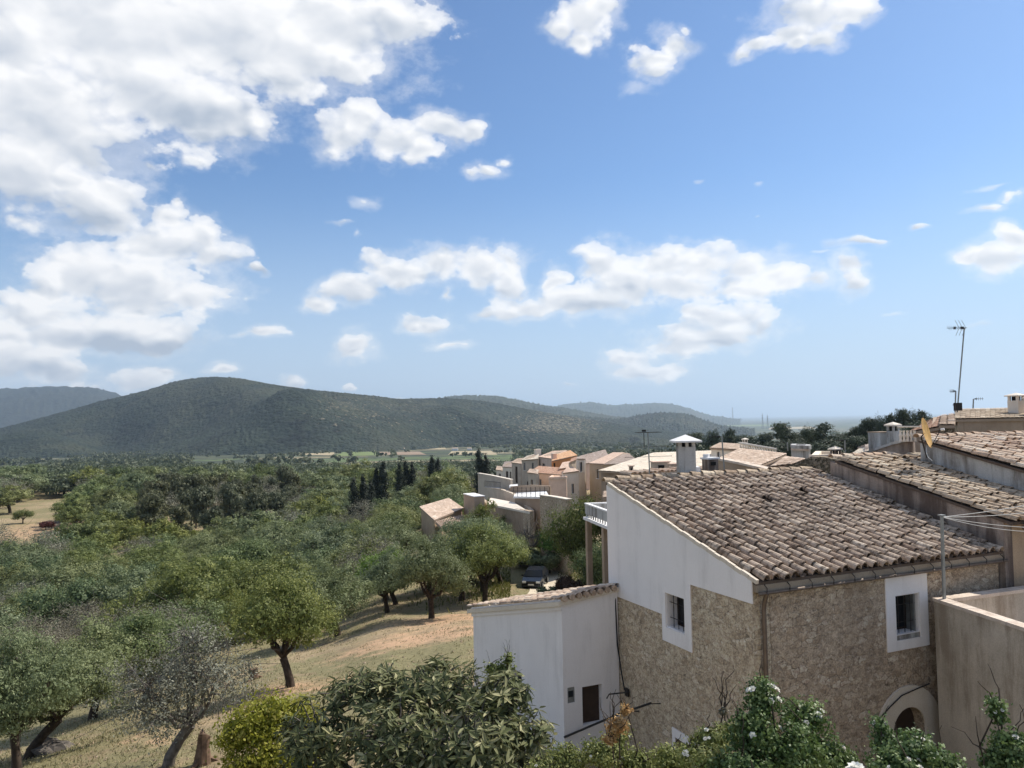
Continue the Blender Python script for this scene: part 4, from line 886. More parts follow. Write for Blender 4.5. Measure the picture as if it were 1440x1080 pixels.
vhouse('pink rendered house right of the tall village chimney', [(757,642,112),(777,645,106),(798,633,124),(777,634,130)], 'pink', 'pink', group=V, wins=[(0,.25,.45,.9,2.0)])
vhouse('bright orange house with a light orange roof in the middle of the village', [(776,648,99),(812,640,100.5),(802,633,112),(777,640,110)], 'orange', 'orange', group=V, wins=[(0,.05,.13,.6,2.2)], chim=[(779,638,101,.55,.9,'pink')])
vhouse('long red roofed house in front of the orange house', [(744,664,94),(790,667,88),(797,658,98),(757,655,106)], 'pink', 'red', group=V, wins=[(0,.3,.37,.8,1.9),(0,.6,.68,.8,1.9)])
vhouse('narrow beige house with a small lean-to tile roof below the red roof', [(741,664,90),(756,666,87),(758,660,91),(745,659,94)], 'beige', 'tan', group=V, wins=[(0,.3,.5,.8,2.0)])
vhouse('boxy pink building with a flat parapet roof in front of the orange house', [(772,672,80),(797,671,80.8),(800,668,88),(776,669,86)], 'pink', T_pink, group=V, flatroof=True)
vhouse('whitewashed house with a small sunlit lean-to roof beside the dark trees', [(791,665,82),(814,662,82.8),(806,656,92),(797,657,92)], 'pale', 'pink', group=V, wins=[(0,.55,.7,1.3,2.3)])
vhouse('low house with a sunlit pink roof below the orange wall', [(786,659,92),(801,657,92.8),(803,648,103),(791,650,102)], 'pink', 'pink', group=V)
vhouse('small upright beige building with a white framed dark window', [(811,645,87),(823,645,87.5),(823,642,91),(811,642,90.5)], 'pale', 'grey', group=V, wins=[(0,.35,.7,.4,1.5)])
vhouse('little brown roofed wing left of the white framed window', [(801,650,89),(811,646,90),(811,642,94),(803,645,93)], 'beige', 'red', group=V)
vhouse('house with a large shadowed brown roof at the right of the village', [(822,652,100),(858,645,102),(851,632,116),(815,641,112)], 'pink', 'grey', group=V, wins=[(0,.2,.28,.8,1.9)])  # shadowed tone of the brown roof put into grey-brown tiles
vhouse('house with a salmon pink roof beside the big cream roof', [(828,651,84),(849,652,80),(878,636,98),(862,636,101)], 'ochre', 'pink', group=V, wins=[(0,.5,.65,.6,1.6)])
vhouse('house with the shaded right slope of the salmon roof, behind the big cream roof', [(849,653,79),(900,650,81),(884,637,99),(878,636.5,98)], 'ochre', 'grey', group=V)  # shade on this roof slope put into the colour by grey tiles
# big cream roofed house
t = vhouse('large house with a wide cream tiled roof directly behind the nearest gable', [(880,663,55),(1008,659,57),(1008,633,75),(922,636,72)], 'beige', 'cream', group=V, wins=[(0,.02,.05,.3,.9)])
b = MB(); bb = MB(); P4 = [at(841,661,57.5), at(880,663.3,55), at(922,636,65.5), at(917,636.6,66.3)]; quadroof(b, bb, *P4, seed=77, hf=.1, r=.20, lift=-.02, lap=.005); b.build('roof', T_cream, t); bb.build('roof_deck', M_brown, t)
b = MB(); p, r = at(845,661,58), at(879,664.5,55); d = Vector((r.x - p.x, r.y - p.y, 0)); L = d.length; d.normalize(); wallcells(b, p, d, Vector((-d.y, d.x, 0)), .25, 0, L, -14, p.z - .15, r.z - .15); b.build('wall', M_brown, t)
for (x0, x1, y0, y1, D, lab, mt) in ((885,890,656,665,50,'tiny dark brown chimney on the cream roof','grime'),(917,939,650,664,50,'low beige roof box on the cream roof','beige'),(942,957,653,664,49,'small roof box with a dark opening left of the pyramid capped chimney','beige')):
    p = at((x0 + x1) / 2, y0, D); w = (x1 - x0) / F * D; h = (y1 - y0) / F * D
    tt = thing('chimney' if x1 - x0 < 8 else 'roof_box', lab, 'chimney' if x1 - x0 < 8 else 'roof box', p - Vector((0, 0, h)))
    b = MB(); b.box(p - Vector((0, 0, h / 2 + .3)), (w, w * .8, h + .6), .1); b.build('shaft', wall_color(mt), tt); b = MB(); b.box(p + Vector((0, 0, .04)), (w + .14, w * .8 + .14, .07), .1); b.build('cap', T_pink, tt)
    b = MB(); b.box(p + Vector((0, -w * .4, -h * .45)), (w * .4, .04, h * .4), .1); b.build('vent', M_dark, tt)
# tile capped wall behind the ridge
p, r = at(882,669,27.2), at(1010,664,29.5); p.z = r.z = at(900,668.5,27.5).z; tt = thing('garden_wall', 'beige wall topped with a row of barrel tiles just behind the nearest ridge', 'wall', p - Vector((0, 0, 3)))
d = (r - p).normalized(); b = MB(); wallcells(b, p, d, Vector((-d.y, d.x, 0)), .3, 0, (r - p).length, -9, p.z - .03, p.z - .03); b.build('wall', M_pale, tt)
b = MB(); tiles(b, p + Vector((0, -.12, .02)), d, Vector((-d.y, d.x, 0.12)).normalized(), Vector((0, 0, 1)), (r - p).length, .55, .21, .5, .09, 9, 5, True); b.build('coping_tiles', M_tile3, tt)

vhouse('broad tan tiled hipped roof right of the small brown chimney', [(1005,646,42),(1062,656,36),(1106,637,45),(1040,630,51)], 'brown', 'tan', base=-9, group=V)
vhouse('low tan roof with a wall edge right of the broad tan roof', [(1083,655,33),(1112,652,32.5),(1132,644,38),(1104,641,40)], 'ochre', 'tan', base=-9, group=V)
vhouse('pale house with a shallow brown gable behind the broad tan roof', [(998,629,62),(1042,632,60),(1046,624,68),(1012,622,70)], 'pale', 'tan', base=-9, group=V, wins=[(0,.2,.3,.3,1.1)])
vhouse('flat pale roofed building behind the rubble wall', [(1141,643,36),(1180,642,36),(1180,637,42),(1147,637,42)], 'pale', T_cream, base=-9, group=V, flatroof=True)
vhouse('grey pink rendered block with a stepped top', [(1112,628,52),(1138,629,51),(1140,627,54),(1114,626,55)], 'grey', M_greyw, base=-9, group=V, flatroof=True)
vhouse('small building with a white edged sloping roof left of the grey block', [(1191,642,33),(1226,634,30.5),(1228,622,36),(1214,626,38)], 'grime', 'cream', base=-9, group=V)
# walls: (points (x,y,dist)..., thickness, base, material, label)
def freewall(label, pts, mat, base, th=.3, name='garden_wall', cap=None, cat='wall', group=None):
    P = [at(*q) for q in pts]; t = thing(name, label, cat, Vector((P[0].x, P[0].y, base if base is not None else H(P[0].x, P[0].y))), group)
    b = MB(); bc = MB()
    for p, r in zip(P[:-1], P[1:]):
        d = Vector((r.x - p.x, r.y - p.y, 0)); L = d.length; d.normalize(); nin = Vector((-d.y, d.x, 0)); z = base if base is not None else min(H(p.x, p.y), H(r.x, r.y)) - .5
        cell(b, p, d, nin, th, (0, L, z, z, p.z, r.z))
        if cap:
            o = p - nin * .06; cell(bc, o, d, nin, th + .12, (-.03, L + .03, p.z + .003, r.z + .003, p.z + .09, r.z + .09))
    b.build('wall', mat, t)
    if cap: bc.build('coping', cap, t)
    return t
freewall('brown shaded wall with a bright sloping edge behind the middle of the nearest roof', [(1006,646.5,33),(1040,653,31.5),(1082,663,30)], M_brown, -9, cap=M_cop)
freewall('weathered rubble ruin wall behind the right end of the nearest roof', [(1104,656,28.5),(1122,650,28.2),(1141,642,27.8),(1160,643,27.4),(1180,647,27)], M_ruin, -9, .6)
freewall('dark stained wall rising under the grey block', [(1192,645,26.6),(1225,636,26.2),(1252,626,25.8),(1284,619,25.4)], M_grime, -9, .4, cap=M_greyw)
t = freewall('long pinkish garden wall with a pale top at the left of the village', [(672,666,104),(690,669,100),(718,675,95)], M_beige, None, cap=M_pale)
t = freewall('pink brown retaining wall below the white terrace', [(680,685,99),(704,688,94),(720,694,88),(746,718,80)], M_beige, None, .4)
t = freewall('tall ruined brown wall beside the dark trees', [(759,697,76),(775,699,74),(797,703,71)], M_stone2, None, .5, cap=M_pale)
t = freewall('brown wall under the pale sloping slab roof', [(668,694,92),(684,708,86),(712,712,82),(745,719,76)], M_stone2, None, .4)
def slab(label, q, mat, th=.2, name='terrace', cat='terrace'):
    P = [at(*c) for c in q]; t = thing(name, label, cat, P[0] - Vector((0, 0, 1)))
    b = MB(); up = Vector((0, 0, 1)); b.hexa([p - up * th for p in P], P); b.build('slab', mat, t)
    b = MB(); c = sum(P, Vector()) / 4; Q = [p.lerp(c, .08) for p in P]; gz = min(H(p.x, p.y) for p in P) - .5
    b.hexa([Vector((p.x, p.y, gz)) for p in Q], [p - up * (th + .002) for p in Q]); b.build('wall', M_brown, t); return t
slab('pale sloping slab roof of a low outbuilding right of the stone hut', [(684,708,86),(745,720,76),(722,706,84),(690,700,93)], M_pale)
slab('white sunlit terrace floor with a thin wire fence', [(722,698,84),(773,699,78),(768,690,88),(727,691,93)], M_paint)
slab('small white sunlit terrace at the left of the village', [(682,686,100),(704,687,96),(704,680,104),(683,679.5,107)], M_paint)
slab('white slab roof ledge beside the dark red wall', [(716,684,92),(728,683,92),(728,681,95),(717,681.5,95)], M_paint)
freewall('maroon shaded wall behind the white terrace', [(718,684,91),(745,682,89),(772,683,87)], M_brown, None, .3)
f = thing('wire_fence', 'thin dark wire fence posts along the white terrace', 'fence', at(723,698,83))
p, r = at(722,698,83.5), at(773,699,77.5)
for i in range(9): b = MB(); c = p.lerp(r, i / 8); b.tube([c, c + Vector((0, 0, 1.0))], .03, 5); b.build('post', M_iron, f)
for k in range(3): b = MB(); b.tube([p + Vector((0, 0, .3 + .3 * k)), r + Vector((0, 0, .3 + .3 * k))], .012, 4); b.build('wire', M_iron, f)
f = thing('railing', 'dark vertical bar railing on the long pinkish garden wall', 'railing', at(682,685,99))
p, r = at(682,686,99), at(704,689,93.5)
for i in range(14): b = MB(); c = p.lerp(r, i / 13); b.tube([c, c + Vector((0, 0, .9))], .025, 4); b.build('bar', M_iron, f)
b = MB(); b.tube([p + Vector((0, 0, .9)), r + Vector((0, 0, .9))], .03, 4); b.build('top_rail', M_iron, f)

# stone hut
vh = vhouse('ochre stone hut with a mossy pinkish tile roof among the trees', [(611,731,82),(652,714,88),(631,700,93),(590,712,88)], 'ochre', 'tan', name='stone_hut', cat='hut')
b = MB(); bb = MB(); quadroof(b, bb, at(620,742,79.5), at(653,735,83.5), at(652,724,87), at(612,734,81.7), seed=5); b.build('lower_roof', T_tan, vh); bb.build('lower_roof_deck', M_brown, vh)
b = MB(); p, r = at(621,743,79.7), at(652,737,83.5); d = Vector((r.x - p.x, r.y - p.y, 0)); L = d.length; d.normalize(); wallcells(b, p, d, Vector((-d.y, d.x, 0)), .25, 0, L, H(p.x, p.y) - .5, p.z - .15, r.z - .1, [(L * .45, L * .75, -40 + 40 + p.z - 1.6, p.z - .5)]); b.build('lower_wall', M_ochre, vh)
b = MB(); b.box(((p.x + r.x) / 2 + .3, (p.y + r.y) / 2 + .5, p.z - 1.0), (1.6, .05, 1.3), .5); b.build('dark_opening', M_dark, vh)
freewall('tall grey brown end wall with a white top right of the stone hut', [(652,695,88),(667,699,85)], M_brown, None, 1.2, cap=M_paint)

# balcony house, shed and gate behind the gable
bh = vhouse('grey brown house with a white balcony half hidden behind the white gable', [(848,699,44),(880,699,43),(880,690,52),(849,690,52)], 'brown', 'tan', group=V, base=-13, wins=[(3, .3, .5, 2, 4)])
bal = thing('balcony', 'pale greenish balcony with a white slab edge beside the white gable', 'balcony', at(835,735,42))
P = [at(823,724,43), at(852,733,39.5)]; d = Vector((P[1].x - P[0].x, P[1].y - P[0].y, 0)); L = d.length; d.normalize(); nb = Vector((-d.y, d.x, 0)); zt = at(823,709,43).z; zb = at(823,722,43).z; zs = at(823,727,43).z
b = MB(); cell(b, P[0], d, nb, .12, (0, L + .6, zb, zb, zt, zt)); cell(b, P[0] + d * .0 + nb * .12, nb, d, .12, (0, 3.0, zb, zb, zt - .001, zt - .001)); b.build('parapet', M_greyw, bal)
b = MB(); cell(b, P[0] - nb * .03 - d * .03, d, nb, .2, (0, L + .6, zt + .002, zt + .002, zt + .07, zt + .07)); cell(b, P[0] + nb * .17 - d * .03, nb, d, .2, (0, 2.8, zt + .001, zt + .001, zt + .069, zt + .069)); b.build('coping', M_paint, bal)
b = MB(); cell(b, P[0] - nb * .1 - d * .1, d, nb, 3.2, (0, L + .8, zs - .14, zs - .14, zs, zs)); b.build('slab', M_paint, bal)
for i in range(10): b = MB(); c = P[0] + d * (.1 + i * (L + .4) / 10) + nb * .06; b.box((c.x, c.y, (zb + zs) / 2), (.07, .07, zb - zs), 0); b.build('baluster', M_greyw, bal)
b = MB(); q_ = P[0] + nb * 2.6 - d * .1; cell(b, q_, d, nb, .2, (0, L + .8, -13, -13, zs - .15, zs - .15)); b.build('rear_wall', M_brown, bal)
for k, (x_, D_) in enumerate(((828,42.6),(851,40))):
    p = at(x_, 735, D_); b = MB(); b.box((p.x, p.y + .2, (zs - .14 + H(p.x, p.y) - .4) / 2), (.28, .28, zs - .14 - H(p.x, p.y) + .4), .3); b.build('column', M_brown, bal)
vhouse('small shed with a rough tile roof left of the balcony', [(806,735,74),(827,734,73),(827,728,78),(812,729,79)], 'beige', 'old', name='shed', cat='shed', wins=[(0,.75,.98,.6,2.6)])
p = at(788, 744, 75); gz = H(p.x, p.y); pl = thing('gate_pillar', 'sunlit pale stone block gate pillar beside the dark gateway', 'pillar', Vector((p.x, p.y, gz)))
b = MB(); b.box((p.x, p.y, (p.z - .55 + gz - .3) / 2), (.85, .6, p.z - .55 - gz + .3), .0); b.build('shaft', M_pilr if False else rubble('pillar_stone', ((0.50, 0.43, 0.34), (0.60, 0.53, 0.43), (0.66, 0.6, 0.5)), (0.42, 0.35, 0.27), 2.4, .5), pl)
b = MB(); b.box((p.x - .08, p.y, p.z - .27), (1.05, .7, .54), .0); b.build('capital', MATS['pillar_stone'], pl)
p2 = at(803, 745, 72); b = MB(); gt2 = thing('gateway', 'dark wooden gate in shade right of the stone pillar', 'gate', Vector((p2.x, p2.y, H(p2.x, p2.y))))
b.box((p2.x, p2.y, (p2.z + H(p2.x, p2.y)) / 2 - .1), (1.1, .08, p2.z - H(p2.x, p2.y)), .1); b.build('gate_leaf', M_wood, gt2)
b = MB(); b.box((p2.x - .05, p2.y, p2.z + .02), (1.5, .3, .16), .1); b.build('lintel', M_greyw, gt2)

# roofscape at the right
def rchim(label, x0, x1, ytop, ybase, D, mat='grey', cap=True, rot=EANG, extra=.6):
    p = at((x0 + x1) / 2, ytop, D); w = (x1 - x0) / F * D * .8; h = (ybase - ytop) / F * D; hc = .22 * min(1, w / .35)
    t = thing('chimney', label, 'chimney', p - Vector((0, 0, h)))
    b = MB(); b.box(p - Vector((0, 0, (h + extra + hc * 1.6) / 2 )), (w, w, h + extra - hc * 1.6), rot); b.build('shaft', wall_color(mat), t)
    for sx_, sy_ in ((-1, -1), (1, -1), (1, 1), (-1, 1)):
        q = Vector((sx_ * w * .38, sy_ * w * .38, -hc * 1.15)); q.rotate(Euler((0, 0, rot))); b = MB(); b.box(p + q, (w * .2, w * .2, hc * .9), rot); b.build('vent_post', wall_color(mat), t)
    b = MB(); b.box(p - Vector((0, 0, hc * 1.15)), (w * .5, w * .5, hc * .88), rot); b.build('flue', M_dark, t)
    b = MB(); c = p - Vector((0, 0, hc * .68)); q = [Vector((a_ * w * .68, b_ * w * .68, 0)) for a_, b_ in ((-1, -1), (1, -1), (1, 1), (-1, 1))]
    for k in q: k.rotate(Euler((0, 0, rot)))
    lo = [c + k for k in q]; hi = [k + Vector((0, 0, .05)) for k in lo]; b.hexa(lo, hi)
    for i in range(4): b.face([hi[i] + Vector((0, 0, .001)), hi[(i + 1) % 4] + Vector((0, 0, .001)), p + Vector((0, 0, .02))])
    b.build('cap', M_pale, t); return t
rchim('pale chimney with a little roof cap joined to the grey rendered block', 1248, 1263, 594, 628, 26.3)
rchim('small dark chimney with a white cap on the flat pale roof', 1168, 1181, 628, 641, 36, 'grime')
rchim('slim pale chimney on the balustraded house', 1044, 1051, 616, 632, 60, 'pale')
p = at(1238, 608, 26.8); gb = thing('roof_block', 'grey rendered rooftop block left of the capped chimney', 'roof block', p - Vector((0, 0, 1)))
b = MB(); b.box(p - Vector((0, 0, .75)), (.62, .5, 1.5), EANG); b.build('wall', M_greyw, gb); b = MB(); b.box(p + Vector((0, 0, .012)), (.66, .54, .02), EANG); b.build('top', M_brown, gb)
bs = thing('balustrade', 'short run of pale balusters under a bar left of the satellite dish', 'balustrade', at(1277, 620, 25.4))
for i in range(5): p = at(1266 + i * 5, 606, 25.4); b = MB(); b.lathe(p - Vector((0, 0, .35)), [(.0, 0), (.05, 0), (.035, .1), (.055, .2), (.03, .3), (.045, .36), (0, .36)], 8); b.build('baluster', M_pale, bs)
b = MB(); b.tube([at(1262, 600, 25.5), at(1295, 600, 25.0)], .028, 6); b.build('bar', M_pale, bs)
bs = thing('balustrade', 'long white balustrade sloping down behind the broad tan roof', 'balustrade', at(1040, 633, 56))
p, r = at(1040, 623, 57), at(1092, 632, 54)
for i in range(14): c = p.lerp(r, (i + .5) / 14); b = MB(); b.lathe(c - Vector((0, 0, .55)), [(.0, 0), (.09, 0), (.06, .15), (.10, .3), (.05, .45), (.08, .55), (0, .55)], 6); b.build('baluster', M_pale, bs)
b = MB(); b.tube([p, r], .09, 6); b.build('handrail', M_pale, bs); b = MB(); b.tube([p - Vector((0, 0, .62)), r - Vector((0, 0, .62))], .12, 6); b.build('base_rail', M_pale, bs)
# building at upper right
h5 = vhouse('long house with a speckled tile roof on the skyline at the right', [(1343,588,34),(1520,584.8,36),(1520,570.6,41),(1343,574.6,39)], 'brown', 'yel', base=-6, name='house', seed=61)
vhouse('low ochre stone building with a reddish roof left of the skyline house', [(1320,596,31),(1343,596,30.5),(1343,580,38),(1322,583,38)], 'stone', 'tan', base=-6)
vhouse('reddish roof sloping down to the left on the skyline', [(1278,606,33),(1320,599,31.5),(1322,584,37),(1300,593,38)], 'brown', 'red', base=-6)
t = rchim('tall buff chimney on the skyline at the right edge', 1419, 1438, 553, 588, 37, 'pale', extra=1.0)
rchim('partly visible chimney at the far right edge of the skyline', 1446, 1470, 556, 590, 36, 'beige')


# aerials
def aerial(label, xb, yb, xt, yt, D, kind, size=.5, rot=0.0):
    p, q = at(xb, yb, D), at(xt, yt, D); t = thing('tv_aerial', label, 'aerial', p)
    b = MB(); b.tube([p, q], .020 * D / 30 + .006, 6); b.build('mast', M_galv, t); d = Vector((math.cos(rot), math.sin(rot), 0)); w = Vector((-d.y, d.x, 0)); b = MB()
    if kind == 'yagi':
        b.tube([q + d * size * .15, q - d * size], .012, 5)
        for i in range(7): c = q - d * size * (.18 + .12 * i); b.tube([c - Vector((0, 0, .10)) - w * .1, c + Vector((0, 0, .10)) + w * .1], .008, 4)
        for a_ in (.3, -.3):
            for j in range(3): c = q + d * (.06 - .14 * j); b.tube([c, c + Vector((0, 0, a_ * 1.1)) - d * .16], .008, 4)
        b.box(q - d * size * .12 + Vector((0, 0, 0)), (.12, .08, .10)); b.box(q - d * size * .55, (.07, .06, .10))
    elif kind == 'comb':
        b.tube([q - d * size, q + d * size], .015, 5)
        for i in range(8): c = q + d * size * (-.9 + .25 * i); b.tube([c - w * .3 + d * .04, c + w * .3], .009, 4)
        for zz in (-.5, -.85): b.tube([q + Vector((0, 0, zz)) - d * .9, q + Vector((0, 0, zz)) + d * .9], .008, 4)
        b.box(q + Vector((-.14, 0, .06)), (.14, .08, .07)); b.tube([q + Vector((-.14, 0, 0)), q + Vector((-.14, 0, -.5))], .012, 5)
    else:
        b.tube([q, q + d * size], .012, 5)
        for i in range(4): c = q + d * size * (.3 + .2 * i); b.tube([c - Vector((0, 0, .08)), c + Vector((0, 0, .08))], .008, 4)
        b.box(q + d * size * .25, (.10, .06, .06))
    b.build('antenna', M_iron, t); return t
aerial('tall leaning aerial mast with swept elements against the sky at the right', 1346, 580, 1356, 461, 33, 'yagi', .75, R_(0))
aerial('short aerial mast beside the foot of the tall leaning aerial', 1343, 580, 1344, 550, 33.5, 'small', .25, R_(170))
aerial('small aerial pointing right on the skyline roof', 1368, 580, 1369, 561, 40, 'small', .45, R_(-20))
aerial('dark aerial with crowded elements rising behind the nearest ridge', 914, 676, 911, 608, 27, 'comb', .4, R_(15))
aerial('thin aerial above the small brown chimney', 1019, 668, 1015, 614, 29, 'small', .5, R_(175))
aerial('faint small aerial left of the white edged sloping roof', 1189, 640, 1188, 619, 36, 'small', .5, R_(160))
aerial('pale aerial beside the stepped grey block', 1108, 634, 1107, 622, 52, 'small', .9, R_(175))
jb = thing('junction_box', 'dark junction box at the foot of the tall leaning aerial', 'box', at(1347, 576, 32.9)); b = MB(); b.box(at(1347, 572, 32.9), (.26, .2, .34)); b.build('box_body', M_iron, jb); b = MB(); b.tube([at(1340, 569.5, 32.9), at(1352, 568.5, 32.9)], .02, 5); b.build('bracket', M_iron, jb)

# car
cp_ = gpx(753, 824); cz = H(cp_.x, cp_.y)
car = thing('parked_car', 'dark blue black car parked on the pale track, front towards the viewer', 'car', Vector((0, 0, 0)))
M_car = flat('car_paint', (0.018, 0.022, 0.030), 0.22, 0.3, 0.05); M_tyre = flat('tyre', (0.015, 0.015, 0.015), 0.9); M_lampg = flat('headlight_glass', (0.7, 0.72, 0.75), 0.1)
b = MB()
prof = [(-2.05, .45, .62), (-2.0, .78, .80), (-1.1, .95, .86), (-.45, 1.42, .70), (1.1, 1.48, .70), (1.85, 1.0, .84), (2.0, .5, .80)]
secs = []
for (y, z, hw) in prof: secs.append([(-hw * 1.0, y, .28), (-.86 if abs(y) < 1.9 else -.8, y, .60), (-hw, y, z), (hw, y, z), (.86 if abs(y) < 1.9 else .8, y, .60), (hw, y, .28)])
v = [q for s_ in secs for q in s_]; b.add(v, [[i * 6 + j, i * 6 + (j + 1) % 6, (i + 1) * 6 + (j + 1) % 6, (i + 1) * 6 + j] for i in range(6) for j in range(6)]); b.face([secs[0][j] for j in (0, 1, 4, 5)]); b.face([secs[0][j] for j in (1, 2, 3, 4)]); b.face([secs[-1][j] for j in (1, 2, 3, 4)])
b.build('body', M_car, car)
b = MB(); b.face([(-.68, -1.07, 1.0), (.68, -1.07, 1.0), (.60, -.52, 1.40), (-.60, -.52, 1.40)]); b.build('windscreen', M_glass, car)
for s_ in (-1, 1):
    b = MB(); b.face([(s_ * .79, -.9, 1.0), (s_ * .80, 1.5, 1.02), (s_ * .715, 1.0, 1.40), (s_ * .715, -.4, 1.38)]); b.build('side_window', M_glass, car)
    b = MB(); b.box((s_ * .60, -2.01, .70), (.34, .10, .16)); b.build('headlight', M_lampg, car)
    b = MB(); b.box((s_ * .98, -.75, 1.02), (.18, .10, .14)); b.build('wing_mirror', M_car, car)
    for y in (-1.3, 1.25):
        b = MB(); a_ = [(s_ * .70, y, .32), (s_ * .90, y, .32)]; b.tube(a_, .33, 14); w = b.build('wheel', M_tyre, car); b = MB(); b.tube([(s_ * .895, y, .32), (s_ * .915, y, .32)], .19, 10); b.build('rim', M_galv, w)
b = MB(); b.box((0, -2.07, .50), (.52, .03, .12)); b.build('number_plate', M_paint, car)
b = MB(); b.box((0, -2.06, .68), (.7, .04, .12)); b.build('grille', M_iron, car)
car.location = (cp_.x, cp_.y, cz + .04); car.rotation_euler = (0, 0, R_(-12))

# far landmarks
p = at(1030, 573, 14000); ps = thing('power_station_chimney', 'hazy industrial chimney stack on the plain at the horizon', 'chimney stack', Vector((p.x, p.y, -112)))
b = MB(); b.lathe((p.x, p.y, -112), [(14, 0), (9, p.z + 112), (0, p.z + 112)], 10); b.build('stack', M_greyw, ps)
b = MB(); b.box((p.x + 90, p.y, -90), (150, 60, 60)); b.build('boiler_house', M_greyw, ps)
for k, (x_, y_) in enumerate(((1072, 581), (1079, 583))):
    p = at(x_, y_, 5200); z0 = H(p.x, p.y); t = thing('pylon', ['left lattice pylon of the pair on the plain', 'right lattice pylon of the pair on the plain'][k], 'pylon', Vector((p.x, p.y, z0)), 'pylons on the plain')
    b = MB()
    for sx_, sy_ in ((-1, -1), (1, -1), (1, 1), (-1, 1)): b.tube([(p.x + sx_ * 5, p.y + sy_ * 5, z0), (p.x, p.y, p.z)], .9, 4)
    b.build('mast', M_galv, t); b = MB()
    for f_ in (.7, .85): b.box((p.x, p.y, z0 + (p.z - z0) * f_), (18, 1.2, 1.2))
    b.build('arm', M_galv, t)


# ------------------------------------------------------------------ trees
def leaves(mb, C, Nrm, size, rg, tint, w=0.42, jn=0.7, up=0.15, fold=False):
    """rhombic leaves at C (n,3), roughly facing Nrm"""
    n = len(C); nn = Nrm + rg.randn(n, 3) * jn; nn[:, 2] += up; nn /= np.linalg.norm(nn, axis=1, keepdims=True) + 1e-9
    a = np.cross(nn, rg.randn(n, 3)); a /= np.linalg.norm(a, axis=1, keepdims=True) + 1e-9; c = np.cross(nn, a)
    s = size * (0.65 + 0.7 * rg.rand(n, 1)); V = np.stack([C - a * s * .5, C + c * s * w * .5, C + a * s * .5, C - c * s * w * .5], 1)
    mb.add(V.reshape(-1, 3), (np.arange(n)[:, None] * 4 + np.arange(4)[None]), tint)


def crown(mb, lobes, nclump, nleaf, size, rg, csz=0.30, inner=0.30, w=0.45, flatb=0.55, jn=0.7, tvar=0.21, core=1.0):
    """lobes: (centre, radii). Leaf clumps on and inside each lobe, with gaps between clumps"""
    vol = np.array([l[1][0] * l[1][1] + l[1][2] ** 2 for l in lobes]); vol = vol / vol.sum()
    for (c, r), f in zip(lobes, vol):
        kc = int(nclump * f * 4.0 * core)      # larger leaves deep inside, tinted darker as crown shade, keep the crown from being see-through
        if kc > 2:
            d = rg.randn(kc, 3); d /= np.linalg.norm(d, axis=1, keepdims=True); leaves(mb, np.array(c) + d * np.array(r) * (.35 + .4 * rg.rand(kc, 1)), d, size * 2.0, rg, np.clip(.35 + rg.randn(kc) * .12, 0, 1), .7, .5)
        k = max(3, int(nclump * f)); d = rg.randn(k, 3); d /= np.linalg.norm(d, axis=1, keepdims=True)
        d[:, 2] = np.where(d[:, 2] < -0.2, d[:, 2] * flatb, d[:, 2])
        rad = np.where(rg.rand(k) < inner, 0.35 + 0.5 * rg.rand(k), 0.86 + 0.20 * rg.rand(k))
        cc = np.array(c) + d * rad[:, None] * np.array(r); ct = np.clip(0.5 + rg.randn(k) * tvar, 0, 1)
        m = nleaf; R = csz * (0.7 + 0.6 * rg.rand(k, 1, 1)) * np.array([1, 1, .75])
        off = rg.randn(k, m, 3) * R * .55; P = cc[:, None] + off; Nn = d[:, None] * .8 + off / (np.linalg.norm(off, axis=2, keepdims=True) + 1e-6) * .6
        T = np.clip(ct[:, None] + rg.randn(k, m) * 0.09, 0, 1)
        leaves(mb, P.reshape(-1, 3), Nn.reshape(-1, 3), size, rg, T.ravel(), w, jn)


def limb(mb, p, q, r0, r1, rg, k=6, wob_=0.12, seg=5):
    p, q = Vector(p), Vector(q); L = (q - p).length; pts = []
    for i in range(seg + 1):
        t = i / seg; o = Vector(rg.randn(3)) * wob_ * L * (0.5 if 0 < i < seg else 0) * .5; pts.append(p.lerp(q, t) + o + Vector((0, 0, math.sin(t * math.pi) * L * .06)))
    mb.tube(pts, [r0 + (r1 - r0) * i / seg for i in range(seg + 1)], k); return pts


